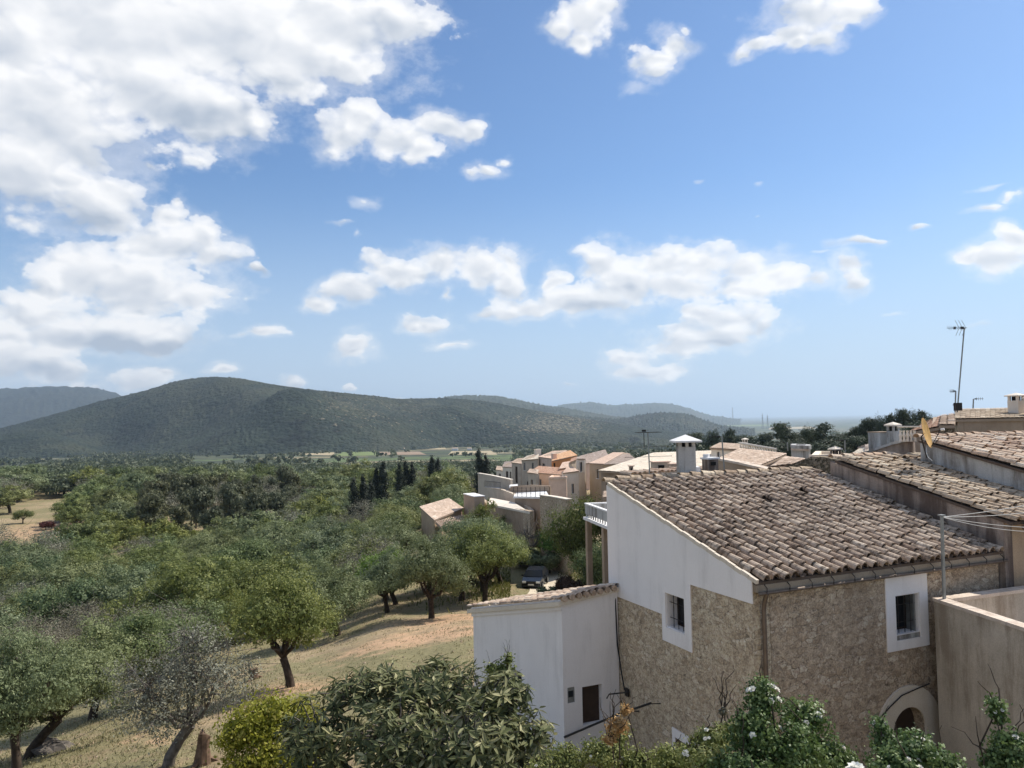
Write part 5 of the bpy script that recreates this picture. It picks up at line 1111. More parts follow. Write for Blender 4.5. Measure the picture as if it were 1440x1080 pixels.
SHELF = {}
def proto(key, kind, seed, h=5.0, wd=5.0, lod=1):
    """returns (trunk mesh, crown mesh); height h, crown width wd, base at the origin"""
    rg = np.random.RandomState(seed); tb = MB(); cb = MB(); lm = L_olive; bm = M_bark
    q = {0: (1.0, 1.0), 1: (0.66, 1.22), 2: (0.34, 1.75)}[lod]; JN = {0: .55, 1: .38, 2: .30}[lod]; ncl = lambda n: int(n * q[0]); sz = lambda s: s * q[1]; kk = 7 if lod == 0 else 5
    if kind in ('almond', 'olive', 'dry', 'fresh', 'grove', 'greyalmond', 'leanolive'):
        fork = h * (0.26 if kind != 'fresh' else .2); lean = Vector((rg.uniform(-.25, .25), rg.uniform(-.2, .2), 0)) * h * .3
        if kind == 'greyalmond': lean = Vector((.75, 0, 0)); fork = h * .30
        if kind == 'leanolive': lean = Vector((1.15, 0, 0)); fork = h * .33
        top_ = lean + Vector((0, 0, fork)); rt = h * .037
        tb.tube([(0, 0, -.3), (lean.x * .15, lean.y * .15, fork * .25), (lean.x * .55, lean.y * .55, fork * .65), top_], [rt * 1.5, rt * 1.15, rt, rt * 1.05], kk + 1)
        lobes = []; nl = {'almond': 8, 'olive': 8, 'dry': 7, 'fresh': 9, 'grove': 7, 'greyalmond': 7, 'leanolive': 7}[kind]
        for i in range(nl):
            an = 2 * math.pi * i / nl + rg.uniform(-.4, .4); ro = wd * .5 * rg.uniform(.35, .66) * (1 if i else .1); z = h * rg.uniform(.46, .70) + (h * .10 if i == 0 else 0)
            c = Vector((lean.x + math.cos(an) * ro, lean.y + math.sin(an) * ro, z)); rad = wd * rg.uniform(.22, .30)
            lobes.append((c, (rad * 1.1, rad * 1.1, rad * rg.uniform(.78, 1.0) * (h / wd) ** .4)))
            m_ = top_.lerp(c, .45) + Vector((0, 0, -.05 * h)); 
            if i < 5 or lod == 0:
                limb(tb, top_, m_, rt * .62, rt * .42, rg, kk, .12, 3); limb(tb, m_, c + Vector((0, 0, rad * .2)), rt * .42, rt * .12, rg, kk - 1, .15, 3)
                if lod <= 1:
                    for _ in range(4 if lod == 0 else 2): limb(tb, m_.lerp(c, rg.rand()), c + Vector(rg.randn(3)) * rad * .35, rt * .2, rt * .05, rg, 4, .2, 3)
        for i in range(5): 
            an = rg.uniform(0, 6.28); ro = wd * .5 * rg.uniform(.75, 1.0); lobes.append((Vector((lean.x + math.cos(an) * ro, lean.y + math.sin(an) * ro, h * rg.uniform(.48, .72))), (wd * .10, wd * .10, wd * .08)))
        for i in range(3): an = rg.uniform(0, 6.28); ro = wd * .25 * rg.rand(); lobes.append((Vector((lean.x + math.cos(an) * ro, lean.y + math.sin(an) * ro, h * rg.uniform(.82, .95))), (wd * .13, wd * .13, wd * .10)))
        if kind in ('dry', 'greyalmond'):
            for c, r in lobes:
                for _ in range({0: 13, 1: 6, 2: 3}[lod]): limb(tb, c + Vector(rg.randn(3)) * r[0] * .2, c + Vector(rg.randn(3)) * r[0] * .75 + Vector((0, 0, .1)), .014 * q[1], .004 * q[1], rg, 3, .2, 3)
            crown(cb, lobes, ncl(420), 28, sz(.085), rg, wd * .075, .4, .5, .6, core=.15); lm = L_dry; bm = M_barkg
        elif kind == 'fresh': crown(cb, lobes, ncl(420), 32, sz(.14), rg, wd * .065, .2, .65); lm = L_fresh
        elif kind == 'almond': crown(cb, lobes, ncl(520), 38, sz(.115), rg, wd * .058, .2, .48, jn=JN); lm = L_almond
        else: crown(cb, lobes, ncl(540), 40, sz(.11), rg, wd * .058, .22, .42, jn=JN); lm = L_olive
    elif kind in ('oak', 'bush', 'redbush'):
        lobes = []
        if kind == 'oak': tb.tube([(0, 0, -.3), (.05, 0, h * .2), (0, .05, h * .45)], [h * .04, h * .03, h * .02], kk)
        else: tb.tube([(0, 0, -.2), (.0, 0, h * .3)], [.08, .04], 5)
        for i in range(11):
            an = rg.uniform(0, 6.28); ro = wd * .5 * math.sqrt(rg.rand()) * .72; z = h * rg.uniform(.30, .70) if kind == 'oak' else h * rg.uniform(.25, .6); c = Vector((math.cos(an) * ro, math.sin(an) * ro, z + h * .12 * (1 - ro / wd * 2)))
            rad = wd * rg.uniform(.16, .25); lobes.append((c, (rad, rad, rad * .85 * min(1.2, h / wd * 1.1))))
            if i < 5: limb(tb, (0, 0, h * .2), c, h * .016, h * .006, rg, 4, .1, 3)
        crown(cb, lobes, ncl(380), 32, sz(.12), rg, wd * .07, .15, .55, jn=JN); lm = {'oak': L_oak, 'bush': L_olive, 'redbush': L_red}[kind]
    elif kind == 'pine':
        tb.tube([(0, 0, -.3), (h * .02, 0, h * .3), (-h * .01, .02 * h, h * .6), (0, 0, h * .86)], [h * .028, h * .022, h * .016, h * .008], kk); lobes = []
        for i in range(17):
            z = h * rg.uniform(.38, .95); an = rg.uniform(0, 6.28); ro = wd * .5 * rg.uniform(.15, .8) * (1 - max(0, z / h - .7) * 1.8)
            c = Vector((math.cos(an) * ro, math.sin(an) * ro, z)); rad = wd * rg.uniform(.20, .29); lobes.append((c, (rad, rad, rad * .70))); limb(tb, (0, 0, z - h * .06), c, h * .008, h * .003, rg, 4, .1, 3)
        crown(cb, lobes, ncl(560), 32, sz(.19), rg, wd * .055, .2, .40, .5, .7, core=1.6); lm = L_wood
    elif kind == 'conifer':
        tb.tube([(0, 0, -.3), (0, 0, h * .95)], [h * .022, h * .006], kk); lobes = []
        for i in range(26):
            z = h * (.12 + .84 * i / 26); an = i * 2.4; ro = wd * .5 * (1 - z / h) * .75; c = Vector((math.cos(an) * ro, math.sin(an) * ro, z)); rad = max(.18, wd * .20 * (1.05 - z / h)); lobes.append((c, (rad, rad, rad * .5)))
            if i % 2 == 0: limb(tb, (0, 0, z), c, h * .006, h * .002, rg, 4, .05, 2)
        crown(cb, lobes, ncl(380), 30, sz(.14), rg, wd * .07, .3, .3); lm = L_pine
    elif kind == 'cypress':
        tb.tube([(0, 0, -.3), (0, 0, h * .9)], [h * .02, h * .004], kk); lobes = []
        for i in range(16): z = h * (.08 + .86 * i / 15); rr_ = wd * .5 * math.sin(min(1, (1.03 - z / h) * 1.9) * math.pi / 2) ** .8 * rg.uniform(.8, 1.08); lobes.append((Vector((rg.uniform(-.08, .08) * wd, rg.uniform(-.08, .08) * wd, z)), (rr_ * .9, rr_ * .9, h * .075)))
        crown(cb, lobes, ncl(420), 28, sz(.11), rg, wd * .13, .15, .3, .9, .6, .1); lm = L_cyp
    elif kind == 'bare':
        fork = h * .25; tb.tube([(0, 0, -.3), (.1, 0, fork)], [h * .05, h * .04], 6)
        for i in range(7):
            an = i * .9 + rg.uniform(-.3, .3); c = Vector((math.cos(an) * wd * .33, math.sin(an) * wd * .33, h * rg.uniform(.6, .95))); pts = limb(tb, (.1, 0, fork), c, h * .022, h * .010, rg, 5, .25, 4)
            for _ in range(10): limb(tb, Vector((.1, 0, fork)).lerp(c, rg.uniform(.4, 1)), c + Vector(rg.randn(3)) * h * .16, h * .007, h * .002, rg, 4, .2, 3)
        crown(cb, [(Vector((0, 0, h * .55)), (wd * .4, wd * .4, h * .35))], ncl(60), 8, sz(.08), rg, .25, .9); lm = L_dry; bm = M_barkg
    tm = tb.mesh('trunk', smooth=True); tm.materials.append(bm); cm = cb.mesh('crown'); cm.materials.append(lm); SHELF[key] = (tm, cm, h, wd); return SHELF[key]


NAMES = {'almond': 'almond_tree', 'olive': 'olive_tree', 'dry': 'almond_tree', 'greyalmond': 'almond_tree', 'leanolive': 'olive_tree', 'fresh': 'fig_tree', 'oak': 'oak_tree', 'pine': 'pine_tree', 'conifer': 'conifer_tree', 'cypress': 'cypress_tree', 'bare': 'bare_tree', 'bush': 'shrub', 'redbush': 'shrub', 'grove': 'olive_tree'}
CATS = {'shrub': 'shrub'}
def plant_tree(kind, variant, lod, x, y, h, wd, label, group=None, rot=0.0, z=None, leafmat_=None):
    key = (kind, variant, lod); H0 = {'cypress': (7, 1.6), 'pine': (9, 7), 'conifer': (7, 4), 'bush': (2, 2.6), 'redbush': (2, 2.6), 'oak': (5, 6), 'greyalmond': (4.2, 4.6)}.get(kind, (5, 5.4))
    tm, cm, h0, w0 = SHELF.get(key) or proto(key, kind, 100 + variant * 7 + len(kind), H0[0], H0[1], lod)
    z = H(x, y) if z is None else z; nm = NAMES[kind]
    t = thing(nm, label, nm.replace('_', ' '), (x, y, z - .03), group)
    t.rotation_euler = (0, 0, rot); t.scale = (wd / w0, wd / w0, h / h0)
    for nme, me in (('trunk' if nm != 'shrub' else 'stems', tm), ('crown' if nm != 'shrub' else 'foliage', cm)):
        if leafmat_ and me is cm:
            me = me.copy(); me.materials[0] = leafmat_
        o = bpy.data.objects.new(nme, me); COL.objects.link(o); o.parent = t
    return t


# single trees one can tell apart: kind, variant, lod, base x, base y (photo), distance, height, width, rotation, label
ONE = [('almond',0,0,409,966,0,4.55,4.3,.3,'forked green almond tree standing alone on the sunny slope, trunk fully visible'),
 ('greyalmond',0,0,234,1078,0,3.9,4.1,.1,'grey twiggy almond tree with a leaning trunk at the bottom left'),
 ('leanolive',0,0,38,1068,0,3.9,4.6,.2,'green tree with a thick trunk leaning right at the bottom left corner'),
 ('olive',1,0,24,1100,0,4.4,3.6,1.5,'pale olive tree cut by the left edge at the bottom corner'),
 ('olive',0,0,130,1012,0,4.2,4.8,2.5,'dense dark green tree between the leaning tree and the grey almond'),
 ('almond',1,0,205,990,0,4.3,4.8,2.0,'bright green almond tree directly behind the grey twiggy one'),
 ('almond',2,0,330,908,0,3.9,4.0,4.0,'mid green almond tree just left behind the forked almond'),
 ('olive',2,0,290,895,0,4.2,5.0,.9,'soft olive tree left of the forked almond, higher up the slope'),
 ('olive',0,0,607,870,0,5.2,5.0,1.2,'olive tree with a slanting trunk on the red soil, left of the annex'),
 ('olive',2,0,545,862,0,4.6,4.3,3.3,'dark olive tree left of the slanting trunk on the red soil'),
 ('olive',1,0,650,846,0,6.0,6.4,.2,'large grey green olive tree nearest to the annex roof, left of its trunk pair'),
 ('almond',2,0,682,850,0,5.8,5.6,5.2,'tall leaning olive coloured tree directly left of the white annex'),
 ('fresh',0,0,556,792,60,4.4,5.2,.0,'bright fresh green fig tree below the stone hut'),
 ('conifer',0,0,440,752,82,5.4,3.0,.0,'dark conical conifer rising from the grove left of the pale shed'),
 ('bare',0,0,744,768,76,4.6,4.4,.0,'bare leafless tree in front of the ruined brown walls'),
 ('oak',0,0,820,742,60,7.5,6.0,.0,'big dark green tree filling the gap left of the balcony'),
 ('fresh',1,1,790,722,74,4.2,4.2,.0,'yellow green bush tree above the ruined wall corner'),
 ('almond',0,1,655,718,96,3.9,6.5,.0,'leafy green tree behind the stone hut roof'),
 ('olive',1,0,680,812,62,6.0,6.4,.0,'green tree in front of the brown wall below the sloping slab roof'),
 ('olive',2,0,662,785,68,4.2,6.6,.0,'grey green tree at the right foot of the stone hut'),
 ('almond',0,0,704,790,68,4.8,5.0,1.0,'yellowish green tree left of the bare tree'),
 ('almond',1,1,672,750,80,6.0,5.0,2.0,'slim green tree before the tall grey brown end wall'),
 ('olive',0,0,600,800,66,3.4,6.0,2.0,'soft grey olive tree in front of the stone hut wall'),
 ('oak',2,1,640,690,112,5.0,8.0,.0,'bushy dark green tree behind the stone hut, right of the cypresses'),
 ('fresh',1,1,668,688,108,4.0,6.0,.0,'light green tree at the foot of the long pinkish garden wall'),
 ('oak',0,0,846,742,50,4.4,4.0,.0,'dark bush below the balcony slab'),
 ('bush',0,1,772,758,73,2.6,4.6,.0,'grey green shrub at the foot of the ruined brown wall'),
 ('bush',2,1,731,764,76,2.4,4.0,.0,'low shrub left of the bare leafless tree'),
 ('bush',1,1,818,812,50,1.3,2.2,.0,'potted greenery in the shade under the balcony'),
 ('oak',1,1,752,742,79,3.4,4.6,1.0,'ragged dark bush growing on the ruined wall'),
 ('dry',0,0,455,860,0,3.6,4.4,.0,'grey brown twiggy tree behind the sunny red slope'),
 ('olive',0,0,475,815,50,4.6,5.4,.0,'rounded grey olive tree above the open slope'),
 ('almond',1,0,395,850,0,4.6,5.0,2.2,'green almond tree behind and right of the soft olive'),
 ('redbush',0,0,806,806,57,2.1,2.6,.0,'dark red bush beside the gravel track'),
 ('bush',0,1,775,832,58,1.5,1.8,.0,'small green bush at the near end of the track'),
 ('bush',1,1,64,760,170,2.2,3.2,.0,'small rust brown shrub alone in the brown clearing'),
 ('oak',1,1,32,735,180,4.0,5.0,.0,'round dark bush at the upper edge of the brown clearing')]
for i, (k, v, l, x, y, D, h, w, rot, lab) in enumerate(ONE):
    if D: p = ray(x, y) * D
    else: p = gpx(x, min(y, 1085))
    plant_tree(k, v, l, p.x, p.y, h, w, lab, None, rot, leafmat_=L_red if 'rust' in lab else None)

# cypresses: top x, top y, base y, distance
CY = 'cypresses beyond the grove'
for i, (x, yt, yb, D, lab) in enumerate([(498,672,716,125,'broad dark cypress beside the pale patch, leftmost of the cypresses'),(511,668,714,126,'second cypress from the left, just right of the broad one'),(521,676,706,135,'shorter cypress third from the left'),(528,657,692,150,'slim cypress at the left of the tall middle pair'),(538,649,690,150,'tallest cypress of the middle pair'),
   (562,651,684,158,'left cypress of the trio right of the middle pair'),(571,648,682,160,'middle cypress of the trio right of the middle pair'),(579,650,684,160,'right cypress of the trio right of the middle pair'),(606,641,678,170,'left cypress of the pair above the stone hut'),(616,644,678,170,'right cypress of the pair above the stone hut'),
   (674,631,664,165,'dark cypress just left of the village tip'),(683,638,664,165,'shorter cypress touching the village tip')]):
    p = at(x, yt, D); zb = H(p.x, p.y); hh = p.z - zb; plant_tree('cypress', i % 2, 1, p.x, p.y, hh, max(2.0, hh * .25), lab, CY, i * 1.3)

# dark pines on the ridge behind the roofs
PN = 'dark pines on the ridge beyond the roofs'
for i, (x, yt, w, D, lab) in enumerate([(1002,603,20,190,'rounded pine crown right of the big white chimney cap'),(1025,604,18,200,'pine beside the thin roof aerial'),(1098,599,30,165,'dome shaped pine standing clear above the stepped grey block'),(1132,599,26,160,'left half of the widest pine crown on the ridge'),(1152,596,34,162,'right half of the widest pine crown on the ridge'),(1076,612,26,175,'low pine left of the dome shaped pine'),(1180,606,34,158,'low spreading pine right of the widest crown'),
   (1204,600,22,150,'pine left of the tall group on the ridge'),(1222,592,26,148,'pine left of the grey block, second step of the ridge'),(1243,584,28,146,'pine right above the grey rooftop block'),(1257,583,24,142,'pine directly above the pale capped chimney'),(1270,580,24,140,'pine between the capped chimney and the satellite dish'),(1285,577,26,140,'highest pine of the ridge left of the satellite dish'),(1300,578,24,138,'pine behind the tip of the satellite dish'),
   (1050,615,30,185,'low dark pine behind the balustraded house'),(1115,616,40,150,'pine behind the stepped grey block'),(1165,618,44,140,'pine filling the gap behind the rubble wall'),(1200,616,44,130,'pine behind the white edged sloping roof'),(1232,606,40,125,'pine close behind the grey rooftop block'),(1080,622,40,150,'pine low behind the white balustrade'),(975,612,30,210,'pine left of the white chimney cap'),(1262,600,40,122,'pine behind the baluster run'),(1290,592,40,122,'near pine behind the satellite dish')]):
    p = at(x, yt, D); zb = H(p.x, p.y); hh = max(5, p.z - zb); plant_tree('oak' if i % 3 == 0 else 'pine', i % 3, 1, p.x, p.y, hh * 1.03, w / F * D * 1.5, lab, PN, i * 1.7, leafmat_=L_pine)

# the grove: trees scattered over the valley side, each with the label of its kind and zone
ZN = [('in the near grove at the left, below the brown clearing', 0, 70), ('in the middle of the grove between slope and valley', 70, 125), ('in the far grove towards the valley woods', 125, 400)]
KD = {'olive': 'grey green olive tree', 'almond': 'mid green almond tree', 'oak': 'dark rounded oak', 'dry': 'brownish half bare almond', 'pine': 'dark tall pine', 'fresh': 'bright green leafy tree'}
GROVE = []; rg = np.random.RandomState(11); placed = []
for o in bpy.data.objects:
    if o.type == 'EMPTY' and o.parent is None and o.get('category', '').endswith('tree'): placed.append((o.location.x, o.location.y, 2.4 if o.location.y < 100 else 3))
def clear(x, y, px_, py_, r):
    a_ = x / y
    if abs((px_ - 15) / 100) ** 2 + abs((py_ - 766) / 44) ** 2 < 1: return False          # brown clearing
    if abs((px_ - 85) / 45) ** 2 + abs((py_ - 712) / 16) ** 2 < 1: return False
    if r > 45 and wob(a_ * r * 1.0, r * .7, 34) > 1.0: return False
    if px_ > 300 and py_ > 860 - (px_ - 480) * .10 + (0 if px_ > 470 else (470 - px_) * .28): return False            # sunny slope
    if py_ > 985 or (px_ > 40 and px_ < 300 and py_ > 960): return False
    if px_ > 572 and r > 46 and r < 112: return False
    if px_ > 700 or (px_ > 640 and r > 75): return False
    if 735 < px_: return False
    return True
cnt = 0; NG = 0
for tries in range(26000):
    u = rg.rand(); r = 30 * (260 / 30) ** (u ** .9); pxx = rg.uniform(-90, 700); a_ = (pxx - 720) / F; y = r; x = a_ * y
    z = H(x, y); q = CM.transposed() @ Vector((x, y, z)); ppx, ppy = 720 + F * q.x / -q.z, 540 - F * q.y / -q.z
    if not clear(x, y, ppx, ppy, r): continue
    sp = (3.3 + r * .026) if r < 120 else 6.4 + (r - 120) * .02
    if any((x - c[0]) ** 2 + (y - c[1]) ** 2 < ((sp + c[2]) * .5) ** 2 * (1.0 if r > 60 else 1.15) for c in placed): continue
    n1_ = wob(x * 3.1 + 50, y * 3.1, 110); rn_ = rg.rand()
    pine_zone = 205 < ppx < 420 and 130 < r < 235
    kd = ('pine' if rn_ < .72 else 'dry') if pine_zone else ('olive' if rn_ < .47 else 'almond' if rn_ < .68 else 'oak' if rn_ < .88 - .15 * (r < 60) else 'dry' if rn_ < .985 else 'almond')
    if ppx > 470 and kd == 'pine': kd = 'oak'
    lod = 0 if r < 48 else 1 if r < 120 else 2
    w = sp * rg.uniform(1.1, 1.6); h = w * rg.uniform(.68, .88)
    if kd == 'pine': h = rg.uniform(8, 11.5); w = h * .62
    if kd == 'dry': h *= .9
    zn = [k for k in ZN if k[1] <= r < k[2]][0][0]
    if 1: 
        GROVE.append((plant_tree(kd, rg.randint(3), lod, x, y, h, w, '', None, rg.uniform(0, 6.28)), kd, ppx, r)); NG += 1
    placed.append((x, y, sp))
    if NG > 560: break
HZ = [(-999, 60, 'at the left edge'), (60, 150, 'below the brown clearing'), (150, 250, 'above the grey twiggy almond'), (250, 350, 'behind the soft olive'), (350, 430, 'above the forked almond'), (430, 510, 'below the pale shed'), (510, 600, 'below the cypresses'), (600, 999, 'near the stone hut')]
VZ = [(0, 42, 'front row'), (42, 54, 'second row'), (54, 68, 'third row'), (68, 84, 'fourth row'), (84, 102, 'mid slope'), (102, 124, 'lower slope'), (124, 150, 'valley side'), (150, 185, 'valley floor'), (185, 999, 'farthest belt')]
ORD = ['leftmost', 'second from left', 'third from left', 'fourth from left', 'fifth from left', 'sixth from left', 'seventh from left', 'eighth from left', 'ninth from left', 'tenth from left', 'eleventh from left', 'twelfth from left', 'thirteenth from left', 'fourteenth from left', 'fifteenth from left']
cells_ = {}
for t, kd, ppx, r in GROVE:
    hz_ = [q[2] for q in HZ if q[0] <= ppx < q[1]][0]; vz_ = [q[2] for q in VZ if q[0] <= r < q[1]][0]; cells_.setdefault((kd, hz_, vz_), []).append((ppx, t))
for (kd, hz_, vz_), lst in cells_.items():
    lst.sort(key=lambda q: q[0])
    for i, (_, t) in enumerate(lst):
        t['label'] = KD[kd] + ' ' + hz_ + ', ' + vz_ + ((', ' + ORD[min(i, 14)]) if len(lst) > 1 else ''); t['group'] = KD[kd] + 's of the grove'
print('grove', NG)

# far woods: one mass nobody could count
def woods(name, pts_fn, nn, h0, mat, seed, k=46, size=0.9):
    rg = np.random.RandomState(seed); x, y = pts_fn(rg, nn); z = Hn(x, y); nn = len(x); hh = h0 * rg.uniform(.7, 1.35, nn); b = MB()
    nl = 5; tb = np.clip(.5 + rg.randn(nn) * .17, 0, 1)
    d = rg.randn(nn, k, 3); d /= np.linalg.norm(d, axis=2, keepdims=True); d[..., 2] = np.abs(d[..., 2]) * 1.0 - .25
    lob = rg.randn(nn, nl, 3) * np.array([.30, .30, .12]); li = rg.randint(0, nl, (nn, k)); lo = np.take_along_axis(lob, li[..., None].repeat(3, 2), 1)
    P = np.stack([x, y, z + hh * .55], 1)[:, None] + (lo + d * .42 * np.array([1, 1, .8])) * hh[:, None, None]
    T = np.clip(tb[:, None] + rg.randn(nn, k) * .13, 0, 1); leaves(b, P.reshape(-1, 3), d.reshape(-1, 3), size, rg, T.ravel(), .8, .45)
    o = b.build(name, mat); o['kind'] = 'stuff'; return o
def sector(p0, p1, r0, r1, excl=None):
    def fn(rg, n):
        r = np.exp(rg.uniform(math.log(r0), math.log(r1), n)); a = (rg.uniform(p0, p1, n) - 720) / F; x, y = a * r, r
        if excl is not None: m = excl(x, y, rg); x, y = x[m], y[m]
        return x, y
    return fn
woods('valley_woodland', sector(-160, 760, 240, 820, lambda x, y, g_: ((wob(x, y, 260) + g_.randn(len(x)) * .3 > -.45) & ((y < 640) | (x / y < -.42) | (x / y > 0))) | (y < 420)), 5200, 5.6, leafmat('valley_wood_leaf', (0.045, 0.060, 0.032), (0.085, 0.105, 0.055), (0.17, 0.18, 0.10)), 3, 70, 1.0)
woods('far_woodland', sector(-160, 1000, 820, 2100, lambda x, y, g_: (wob(x, y, 420) + wob(x + 99, y, 150) * .6 + g_.randn(len(x)) * .25 > -.05) & ~((y > 820) & (y < 1650) & (x / y > -.42) & (x / y < .0) & (np.mod(y, 210) > 26))), 5600, 7.0, MATS['valley_wood_leaf'], 4, 20, 4.5)
woods('ridge_woodland', sector(820, 1330, 170, 420), 2300, 5.2, L_pine, 5, 110, .62)
woods('cypress_rows', sector(560, 730, 230, 330, lambda x, y, g_: np.abs(np.mod(y, 24) - 12) < 3), 420, 6.0, L_cyp, 6, 40, 1.0)

# far hamlet specks in the valley: pale farmhouses
rgf = np.random.RandomState(8)
for i, (x, y, w_) in enumerate([(2,625,5),(538,622,7),(482,630.5,5),(566,632,6),(640,633,8),(660,632,6),(585,631,5),(400,633,5)]):
    p = gpx(x, y + 1); W_ = w_ / F * p.y; lab = ['white farmhouse speck at the far left below the hill','long white farm shed in the valley under the hill','pale farmhouse left of the green field','pale farmhouse between the dry fields','white greenhouse shed right of the dry field','second white shed right of the dry field','tiny farmhouse on the brown field','tiny farmhouse left in the valley'][i]
    t = thing('farmhouse', lab, 'farmhouse', p); b = MB(); b.box((p.x, p.y, p.z + W_ * .2), (W_, W_ * .5, W_ * .4)); b.build('wall', M_paint, t)
    b = MB(); zz = p.z + W_ * .4; b.hexa([(p.x - W_ * .52, p.y - W_ * .28, zz), (p.x + W_ * .52, p.y - W_ * .28, zz), (p.x + W_ * .52, p.y + W_ * .28, zz), (p.x - W_ * .52, p.y + W_ * .28, zz)], [(p.x - W_ * .52, p.y - .02, zz + W_ * .12), (p.x + W_ * .52, p.y - .02, zz + W_ * .12), (p.x + W_ * .52, p.y + .02, zz + W_ * .12), (p.x - W_ * .52, p.y + .02, zz + W_ * .12)]); b.build('roof', T_tan, t)
vhouse('pale shed roof catching the sun left of the cypresses', [(475,706,196),(494,706,195),(495,699,206),(480,700,207)], 'pale', T_cream, name='shed', cat='shed', flatroof=True)

# stumps, rock
for x, y, hgt, lab in ((286,1076,.95,'tall weathered tree stump at the bottom left, right of the grey almond'),(358,956,.55,'short dark stump in the shade left of the forked almond')):
    p = gpx(x, y); t = thing('tree_stump', lab, 'tree stump', p); rg2 = np.random.RandomState(int(x)); b = MB(); K = 9; V_ = []
    for j, (r_, z_) in enumerate(((.24, -.2), (.20, .1), (.17, hgt * .5), (.16, hgt * .8))):
        for i in range(K): an = 2 * math.pi * i / K; rr_ = r_ * (1 + .15 * rg2.randn()); V_.append((p.x + math.cos(an) * rr_, p.y + math.sin(an) * rr_, p.z + z_ + (hgt * .2 * rg2.rand() if j == 3 else 0)))
    b.add(V_, [[i * K + j, i * K + (j + 1) % K, (i + 1) * K + (j + 1) % K, (i + 1) * K + j] for i in range(3) for j in range(K)]); b.poly_([V_[3 * K + i] for i in range(K)]); b.build('bole', M_stump, t)
    b = MB()
    for an in (.5, 2.4, 4.2): b.tube([p + Vector((math.cos(an) * .1, math.sin(an) * .1, .15)), p + Vector((math.cos(an) * .35, math.sin(an) * .35, .02)), p + Vector((math.cos(an) * .55, math.sin(an) * .55, -.08))], [.08, .06, .03], 5)
    b.build('root_flare', M_stump, t)
def rock(label, x, y, s):
    p = gpx(x, y); r2 = np.random.RandomState(int(x)); b = MB(); N1, N2 = 10, 7; V_ = []
    for i in range(N2):
        th = math.pi * i / (N2 - 1)
        for j in range(N1): ph = 2 * math.pi * j / N1; k = s * (1 + .2 * r2.randn()); V_.append((p.x + math.sin(th) * math.cos(ph) * k, p.y + math.sin(th) * math.sin(ph) * k * .7, p.z + math.cos(th) * k * .45))
    b.add(V_, [[i * N1 + j, i * N1 + (j + 1) % N1, (i + 1) * N1 + (j + 1) % N1, (i + 1) * N1 + j] for i in range(N2 - 1) for j in range(N1)]); o = b.build('boulder', M_barkg); top(o, label, 'boulder')
rock('grey boulder in the brown clearing', 84, 735, 2.0); rock('grey rock heap under the leaning tree trunk', 78, 1057, .75)

# ------------------------------------------------------------------ foreground planting
def bigleaf(mb, P, dirv, nrm, L, w, rg, t):
    d = dirv.normalized(); s = d.cross(nrm).normalized(); u = s.cross(d).normalized(); c = lambda a, b_, h: tuple(P + d * (a * L) + s * (b_ * w) + u * (h * L))
    dr = rg.uniform(.05, .22)
    V_ = [c(0, 0, 0), c(.35, .5, .04 - dr * .1), c(.35, 0, -.03 - dr * .1), c(.35, -.5, .04 - dr * .1), c(.72, .38, .02 - dr * .5), c(.72, 0, -.03 - dr * .5), c(.72, -.38, .02 - dr * .5), c(1, 0, -dr)]
    mb.add(V_, [[1, 4, 5, 2], [2, 5, 6, 3]], t); mb.add(V_, [[0, 1, 2], [0, 2, 3], [4, 7, 5], [5, 7, 6]], t)


def loquat(c0, base, lobes, label, seed, nros, L=.19):
    rg = np.random.RandomState(seed); t = thing('loquat_shrub', label, 'shrub', base); b = MB(); f = MB(); base = Vector(base)
    for c, r in lobes: limb(b, base + Vector((0, 0, -.1)), Vector(c), .07, .02, rg, 6, .15, 5)
    ar = np.array([r[0] * r[2] for c, r in lobes]); ar /= ar.sum(); dead = MB()
    for (c, r), fr in zip(lobes, ar):
        for _ in range(int(nros * fr)):
            d = Vector(rg.randn(3)).normalized()
            if d.z < -.3: d.z *= -.6
            if d.y > .55: d.y *= -1
            k = rg.uniform(.72, 1.06); P = Vector(c) + Vector((d.x * r[0], d.y * r[1], d.z * r[2])) * k; ax_ = (d + Vector((0, 0, .7)) + Vector(rg.randn(3)) * .35).normalized(); lt = np.clip(.42 + rg.randn() * .16, 0, 1)
            s = ax_.orthogonal().normalized(); q = ax_.cross(s)
            limb(b, Vector(c).lerp(P, .5), P, .012, .006, rg, 4, .15, 3)
            m = rg.randint(7, 12)
            for j in range(m):
                an = j * 2.4 + rg.uniform(-.3, .3); el_ = rg.uniform(-.75, .6); dv = (s * math.cos(an) + q * math.sin(an)) * math.cos(el_) + ax_ * math.sin(el_)
                bigleaf(f, P + ax_ * rg.uniform(-.05, .03), dv, ax_, L * rg.uniform(.6, 1.15), L * .25 * rg.uniform(.8, 1.2), rg, float(np.clip(lt + rg.randn() * .24, 0, 1)))
    b.build('stems', M_barkg, t, True); f.build('foliage', L_loq, t); return t
g0 = lambda x, y, D: at(x, y, D)
lob = [(g0(600,975,10.2), (.55,.5,.38)), (g0(515,985,10.3), (.6,.5,.42)), (g0(680,985,10.0), (.6,.5,.40)), (g0(450,1040,10.0), (.55,.5,.5)), (g0(560,1040,9.4), (.65,.6,.5)), (g0(660,1050,9.3), (.6,.6,.5)), (g0(735,1040,9.8), (.42,.5,.45)), (g0(600,1120,9.0), (1.1,.7,.5)), (g0(740,1110,9.6),(.5,.5,.4)), (g0(440,1110,9.8),(.6,.5,.4)), (g0(545,955,10.8), (.35,.4,.25)), (g0(620,950,10.9), (.35,.4,.22)),(g0(710,975,10.6),(.3,.4,.3))]
p = g0(600, 1090, 10.4); loquat(None, (p.x, p.y, H(p.x, p.y)), lob, 'large shrub of long leathery drooping leaves in the centre foreground', 3, 900, .165)


